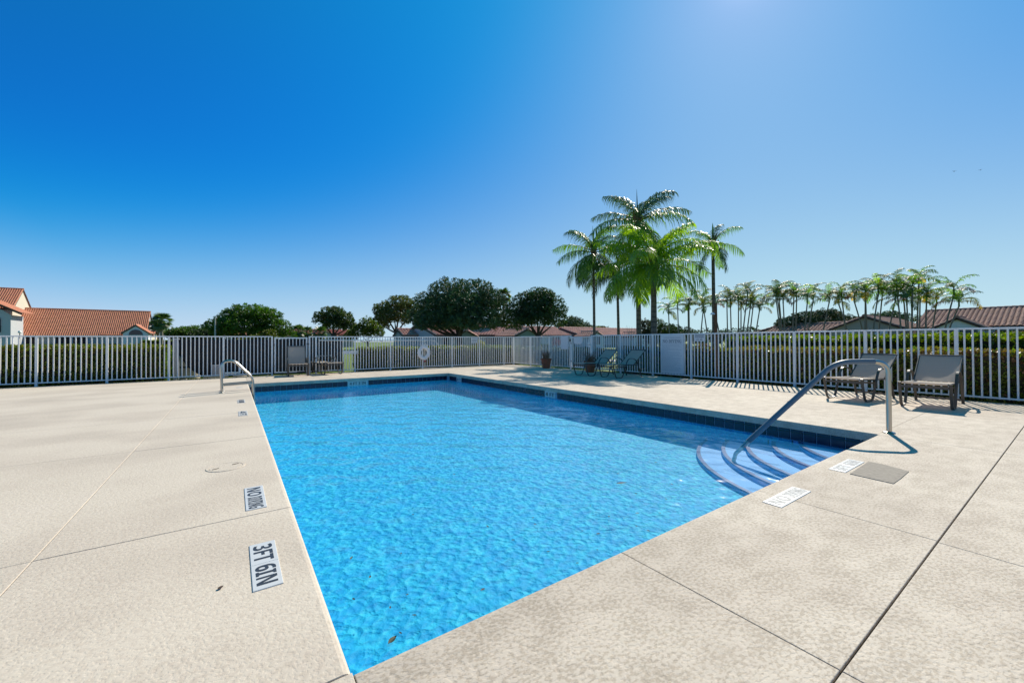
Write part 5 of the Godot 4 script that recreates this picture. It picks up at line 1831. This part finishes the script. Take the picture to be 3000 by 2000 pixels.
	tree("bushy_tree", "green rounded tree right of the thickest palm trunk", Vector3(40.0, -0.14, -26.6), 0.25, 0.9, lobes([[-0.6, 2.7, 0, 1.2, 1.1], [0.6, 2.3, 0, 1.2, 1.0], [1.6, 1.7, 0, 1.0, 0.9], [0, 1.4, 0, 1.6, 0.8]]), 2300, 0.28, Color(0.035, 0.055, 0.014), Color(0.085, 0.105, 0.018), 115, M.leaf)
	tree("bushy_tree", "dark shrubby tree under the first slender palms", Vector3(45.6, -0.14, -27.5), 0.2, 0.8, lobes([[-1.0, 2.3, 0, 1.2, 1.0], [0.6, 1.9, 0, 1.2, 0.9], [2.0, 1.3, 0, 1.0, 0.7]]), 1700, 0.28, dk, md, 116, M.leaf_dark)
	tree("flat_topped_tree", "wide flat topped dark tree behind the slender palms", Vector3(72.4, -0.14, -22.5), 0.4, 1.8, lobes([[-1.0, 4.6, 0, 2.6, 0.8], [1.6, 5.1, 0, 2.3, 0.75], [-3.4, 3.9, 0, 2.2, 0.8], [4.0, 4.4, 0, 2.0, 0.7], [0, 3.5, -1, 3.4, 1.0], [3.2, 3.2, 0, 2.2, 0.8], [-4.4, 2.9, 0, 1.5, 0.8]]), 5200, 0.42, Color(0.028, 0.05, 0.018), Color(0.07, 0.10, 0.022), 117, M.leaf_dark)
	tree("flat_topped_tree", "dark low tree behind the gable at right", Vector3(86.0, -0.14, -17.0), 0.3, 1.6, lobes([[0, 4.9, 0, 2.4, 0.8], [-3.0, 4.2, 0, 2.2, 0.8], [3.0, 4.5, 0, 2.0, 0.7], [-1.0, 3.6, 0, 2.8, 0.8]]), 1800, 0.5, dk, md, 118, M.leaf_dark)
	var hz := "distant tree line on the right horizon"
	var xs := [[-9, 6.0, 3.4], [-3, 4.4, 3.6], [3, 5.0, 4.2], [8, 4.6, 3.2], [13, 5.4, 4.4], [19, 6.2, 4.0], [25, 5.0, 4.6], [31, 4.2, 4.0], [37, 5.4, 3.4]]
	for k in xs.size():
		var q: Array = xs[k]
		var base: Vector3 = Vector3(146.0, -0.14, -80.0) + Vector3(0.8213, 0, 0.5705) * (q[0] - 4.0)
		tree("horizon_tree", "distant grey green tree on the right horizon between palm clumps", base, 0.4, 1.5, lobes([[0, q[1] * 0.72, 0, q[2], q[1] * 0.34], [q[2] * 0.8, q[1] * 0.55, 1, q[2] * 0.8, q[1] * 0.3], [0, q[1] * 0.35, 0, q[2] * 1.4, q[1] * 0.3]]), 650, 0.95, Color(0.035, 0.055, 0.022), Color(0.07, 0.09, 0.03), 130 + k, M.leaf, hz)
	var o := thing("bare_tree", "leafless grey tree seen left of the thick palm trunk", "tree", Vector3(57.0, -0.14, -50.5 + 6.0))
	var m := Mb.new()
	var r := RandomNumberGenerator.new()
	r.seed = 8
	m.tube([Vector3(0, 0, 0), Vector3(0.1, 1.6, 0)], [0.10, 0.06], 6)
	for k in 11:
		var a := TAU * k / 11.0
		m.tube([Vector3(0.1, 1.2 + 0.05 * k, 0), Vector3(0.1 + cos(a) * 0.5, 2.4, sin(a) * 0.5), Vector3(0.1 + cos(a) * 0.9, 3.2 + r.randf() * 0.9, sin(a) * 0.9)], [0.04, 0.025, 0.008], 4, false)
	part("branches", m, o, M.stem_grey)
	# fan palms
	var fg := "small fan palms left of the far red roof"
	fan_palm("round headed fan palm right of the clubhouse roof", Vector3(-9.2, -0.14, -77.7), 4.3, 1.45, 201)
	fan_palm("leaning fan palm touching the clubhouse roof end", Vector3(-12.6, -0.14, -104.0), 4.6, 1.5, 202)
	fan_palm("small fan palm, leftmost before the far red roof", Vector3(7.6, -0.14, -66.1), 2.7, 1.15, 203, fg)
	fan_palm("small fan palm, middle one before the far red roof", Vector3(8.9, -0.14, -67.6), 2.6, 1.1, 204, fg)
	fan_palm("small fan palm, rightmost before the far red roof", Vector3(9.9, -0.14, -62.0), 2.4, 1.1, 205, fg)
	fan_palm("tall fan palm head peeping above the big fig tree", Vector3(38.4, -0.14, -56.8), 9.0, 1.5, 206)
	# queen palms outside the right fence
	queen_palm("slender queen palm with a grey trunk, leftmost of the palm group", Vector3(15.75, -0.14, -13.85), 5.75, Vector3(-0.05, 0, 0.02), 0.092, 18, 2.5, [M.frond_green, M.frond_dark], 401, 1.25, -0.55)
	queen_palm("queen palm mostly hidden behind the bright palm", Vector3(17.9, -0.14, -14.0), 4.9, Vector3(-0.1, 0, 0), 0.10, 12, 2.4, [M.frond_dark], 402, 1.0, -0.5)
	queen_palm("tallest queen palm, stiff dark fronds at the top of the group", Vector3(16.35, -0.14, -11.4), 6.95, Vector3(-0.05, 0, 0), 0.150, 17, 2.8, [M.frond_dark, M.frond_green], 403, 1.1, -0.35)
	queen_palm("bright yellow green queen palm with the thickest trunk", Vector3(14.85, -0.14, -9.45), 4.35, Vector3(0.10, 0, -0.05), 0.165, 26, 3.1, [M.frond_lime, M.frond_green, M.frond_lime], 404, 1.25, -0.12)
	queen_palm("lone small crowned palm right of the palm group, by the wooden post", Vector3(18.1, -0.14, -8.52), 5.45, Vector3(-0.03, 0, 0), 0.105, 11, 1.6, [M.frond_green, M.frond_dark], 405, 1.35, -0.6)
	# slender palms
	make_areca()
	areca("sparse clump of slender palms right of the lone palm trunk's left side", Vector3(36.2, 0, -21.9), stems([[-30, -35, 3.7], [0, -3, 4.3], [28, 28, 4.1], [34, 36, 4.5], [50, 56, 4.0], [95, 80, 4.9]], 0.034, 0.92, 1), [0.15, 0.25, 0.6], 1)
	areca("clump of slender palms just right of the lone palm trunk", Vector3(41.0, 0, -18.5), stems([[-40, -63, 4.3], [-38, -44, 4.5], [-26, -32, 4.9], [-4, 8, 5.4], [2, 0, 4.4], [8, 14, 5.0], [22, 44, 4.9], [32, 50, 4.4], [38, 53, 4.0]], 0.034, 0.95, 2), [0.05, 0.25, 0.6], 2)
	areca("dark clump of slender palms in the middle of the palm row", Vector3(43.3, 0, -14.4), stems([[-39, -55, 5.1], [-34, -43, 4.6], [-24, -28, 5.4], [-17, -25, 5.1], [-3, 8, 5.1], [7, 9, 4.6], [15, 30, 5.1], [37, 68, 5.3], [58, 80, 4.6]], 0.0323, 0.98, 3), [0.06, 0.22, 0.6], 3)
	areca("yellowing clump of slender palms before the wide beige gable", Vector3(46.4, 0, -9.8), stems([[-45, -50, 5.1], [-35, -70, 4.3], [-12, -9, 5.0], [-6, 11, 5.3], [3, -33, 4.6], [35, 59, 5.2], [28, 47, 4.5], [14, 24, 5.0]], 0.0306, 1.0, 4), [0.18, 0.28, 0.8], 4)
	areca("thick clump of slender palms with one tall stem, rightmost of the row", Vector3(47.8, 0, -6.5), stems([[-60, -74, 5.3], [-50, -53, 5.1], [-30, -30, 5.2], [-8, 14, 6.0], [5, 15, 4.7], [10, 33, 4.6], [25, 56, 4.8], [40, 82, 4.3], [36, 86, 3.9], [-20, -10, 4.1], [-40, -42, 4.1]], 0.0289, 1.02, 5), [0.20, 0.25, 0.75], 5)
	# hedges
	var red := Color(0.20, 0.075, 0.03)
	var yel := Color(0.22, 0.24, 0.025)
	hedge("clipped green hedge behind the far fence, left of the black screen", Vector3(-9.0, -0.14, -16.3), Vector3(-2.08, 1.02, -15.3), 11000, 0.13, Color(0.10, 0.155, 0.028), Color(0.22, 0.28, 0.04), yel, Color(0.28, 0.18, 0.05), 501, M.leaf_lush)
	hedge("clipped hedge behind the far fence, between the black screen and the corner", Vector3(3.9, -0.14, -16.5), Vector3(11.9, 0.86, -15.4), 12000, 0.13, Color(0.12, 0.13, 0.03), Color(0.22, 0.22, 0.035), yel, Color(0.26, 0.18, 0.05), 502, M.leaf_lush)
	hedge("red tipped hedge running close behind the right fence", Vector3(11.75, -0.14, -8.9), Vector3(12.8, 0.87, 4.2), 22000, 0.12, Color(0.11, 0.16, 0.03), Color(0.24, 0.27, 0.045), red, Color(0.38, 0.24, 0.12), 503, M.leaf_lush)
	hedge("taller yellow green hedge, second row behind the right fence", Vector3(14.5, -0.14, -6.2), Vector3(16.6, 1.20, 4.6), 14000, 0.17, Color(0.08, 0.12, 0.022), Color(0.20, 0.24, 0.03), Color(0.28, 0.26, 0.02), Color(0.32, 0.29, 0.02), 504, M.leaf_lush)
	hedge("dark hedge beyond the entrance gate", Vector3(13.6, -0.14, -19.5), Vector3(14.9, 0.72, -12.2), 6000, 0.15, Color(0.022, 0.04, 0.014), Color(0.05, 0.075, 0.016), Color(0.11, 0.14, 0.02), Color(0.16, 0.17, 0.02), 505, M.leaf_dark)
	hedge("low golden hedge at the foot of the clubhouse wall", Vector3(-13.0, -0.14, -90.0), Vector3(-7.5, 1.5, -88.5), 2500, 0.3, Color(0.10, 0.13, 0.015), Color(0.16, 0.19, 0.02), yel, yel, 506, M.leaf_lush)
	hedge("dark shrubs along the clubhouse lanai", Vector3(-30.0, -0.14, -98.5), Vector3(-17.5, 0.9, -97.2), 2500, 0.32, Color(0.03, 0.05, 0.014), Color(0.06, 0.09, 0.016), yel, lt, 507, M.leaf)
	hedge("long row of low shrubs before the pink roofed villas", Vector3(22.0, -0.14, -48.0), Vector3(41.0, 0.55, -46.6), 4500, 0.26, Color(0.03, 0.05, 0.012), Color(0.07, 0.10, 0.016), yel, lt, 508, M.leaf)
	hedge("rusty clipped hedge before the far right villa", Vector3(40.0, -0.14, -2.0), Vector3(41.5, 1.55, 12.0), 3500, 0.26, Color(0.05, 0.05, 0.014), Color(0.09, 0.07, 0.02), red, Color(0.18, 0.09, 0.03), 509, M.leaf)
	# crotons
	var cg := "orange and red croton bushes beside the path"
	for c in [[17.2, -8.5, "dark red croton bush left of the lone palm trunk", Color(0.14, 0.03, 0.012), Color(0.25, 0.07, 0.02)], [18.7, -7.9, "orange croton bush right of the lone palm trunk", Color(0.24, 0.08, 0.015), Color(0.40, 0.20, 0.02)], [19.6, -7.3, "yellow orange croton bush at the end of the second hedge", Color(0.28, 0.12, 0.015), Color(0.42, 0.27, 0.02)], [16.6, -9.3, "maroon croton bush, leftmost of the crotons", Color(0.10, 0.025, 0.015), Color(0.20, 0.05, 0.02)]]:
		var b := thing("croton_bush", c[2], "bush", Vector3(c[0], -0.14, c[1]), 0.0, cg)
		var st := Mb.new()
		st.tube([Vector3.ZERO, Vector3(0, 0.5, 0)], [0.05, 0.02], 6)
		part("stem", st, b, M.bark)
		crown("foliage", b, [[Vector3(0, 0.62, 0), Vector3(0.6, 0.42, 0.6)]], 700, 0.20, c[3], c[4], int(c[0] * 10), M.leaf_lush)
	var pk := thing("flowering_bush", "pink flowering bush before the white villa wall", "bush", Vector3(31.5, -0.14, -35.0))
	var ps := Mb.new()
	ps.tube([Vector3.ZERO, Vector3(0, 0.9, 0)], [0.05, 0.02], 6)
	part("stem", ps, pk, M.bark)
	crown("foliage", pk, [[Vector3(0, 1.05, 0), Vector3(0.5, 0.5, 0.5)]], 260, 0.2, Color(0.40, 0.03, 0.07), Color(0.45, 0.10, 0.14), 77, M.leaf)
	var yf := thing("flowering_bush", "bright yellow bush seen through the far fence", "bush", Vector3(17.2, -0.14, -28.5))
	ps = Mb.new()
	ps.tube([Vector3.ZERO, Vector3(0, 0.8, 0)], [0.05, 0.02], 6)
	part("stem", ps, yf, M.bark)
	crown("foliage", yf, [[Vector3(0, 1.0, 0), Vector3(0.45, 0.30, 0.45)]], 260, 0.2, Color(0.40, 0.27, 0.01), Color(0.5, 0.36, 0.01), 78, M.leaf_lush)
	# weeds along the foot of the fences
	var xf := []
	var cols := []
	r.seed = 44
	for k in 2600:
		var left := r.randf() < 0.55
		var p := Vector3(r.randf_range(-7.5, 11.0), -0.05, r.randf_range(-15.2, -14.72)) if left else Vector3(r.randf_range(11.0, 11.5), -0.05, r.randf_range(-14.5, 3.0))
		if r.randf() < 0.6 and sin(p.x * 3.1) + sin(p.z * 2.7) < 0.3: continue
		xf.append(Transform3D(rand_basis(r, r.randf_range(0.05, 0.13)), p))
		cols.append(Color(0.06, 0.08, 0.015).lerp(Color(0.17, 0.15, 0.025), r.randf()))
	var wd := many("weeds", leaf_small, xf, cols, self, M.leaf_lush)
	wd.set_meta("kind", "stuff")
	tag(wd, "low weeds and leaf litter along the foot of the fences", "weeds")
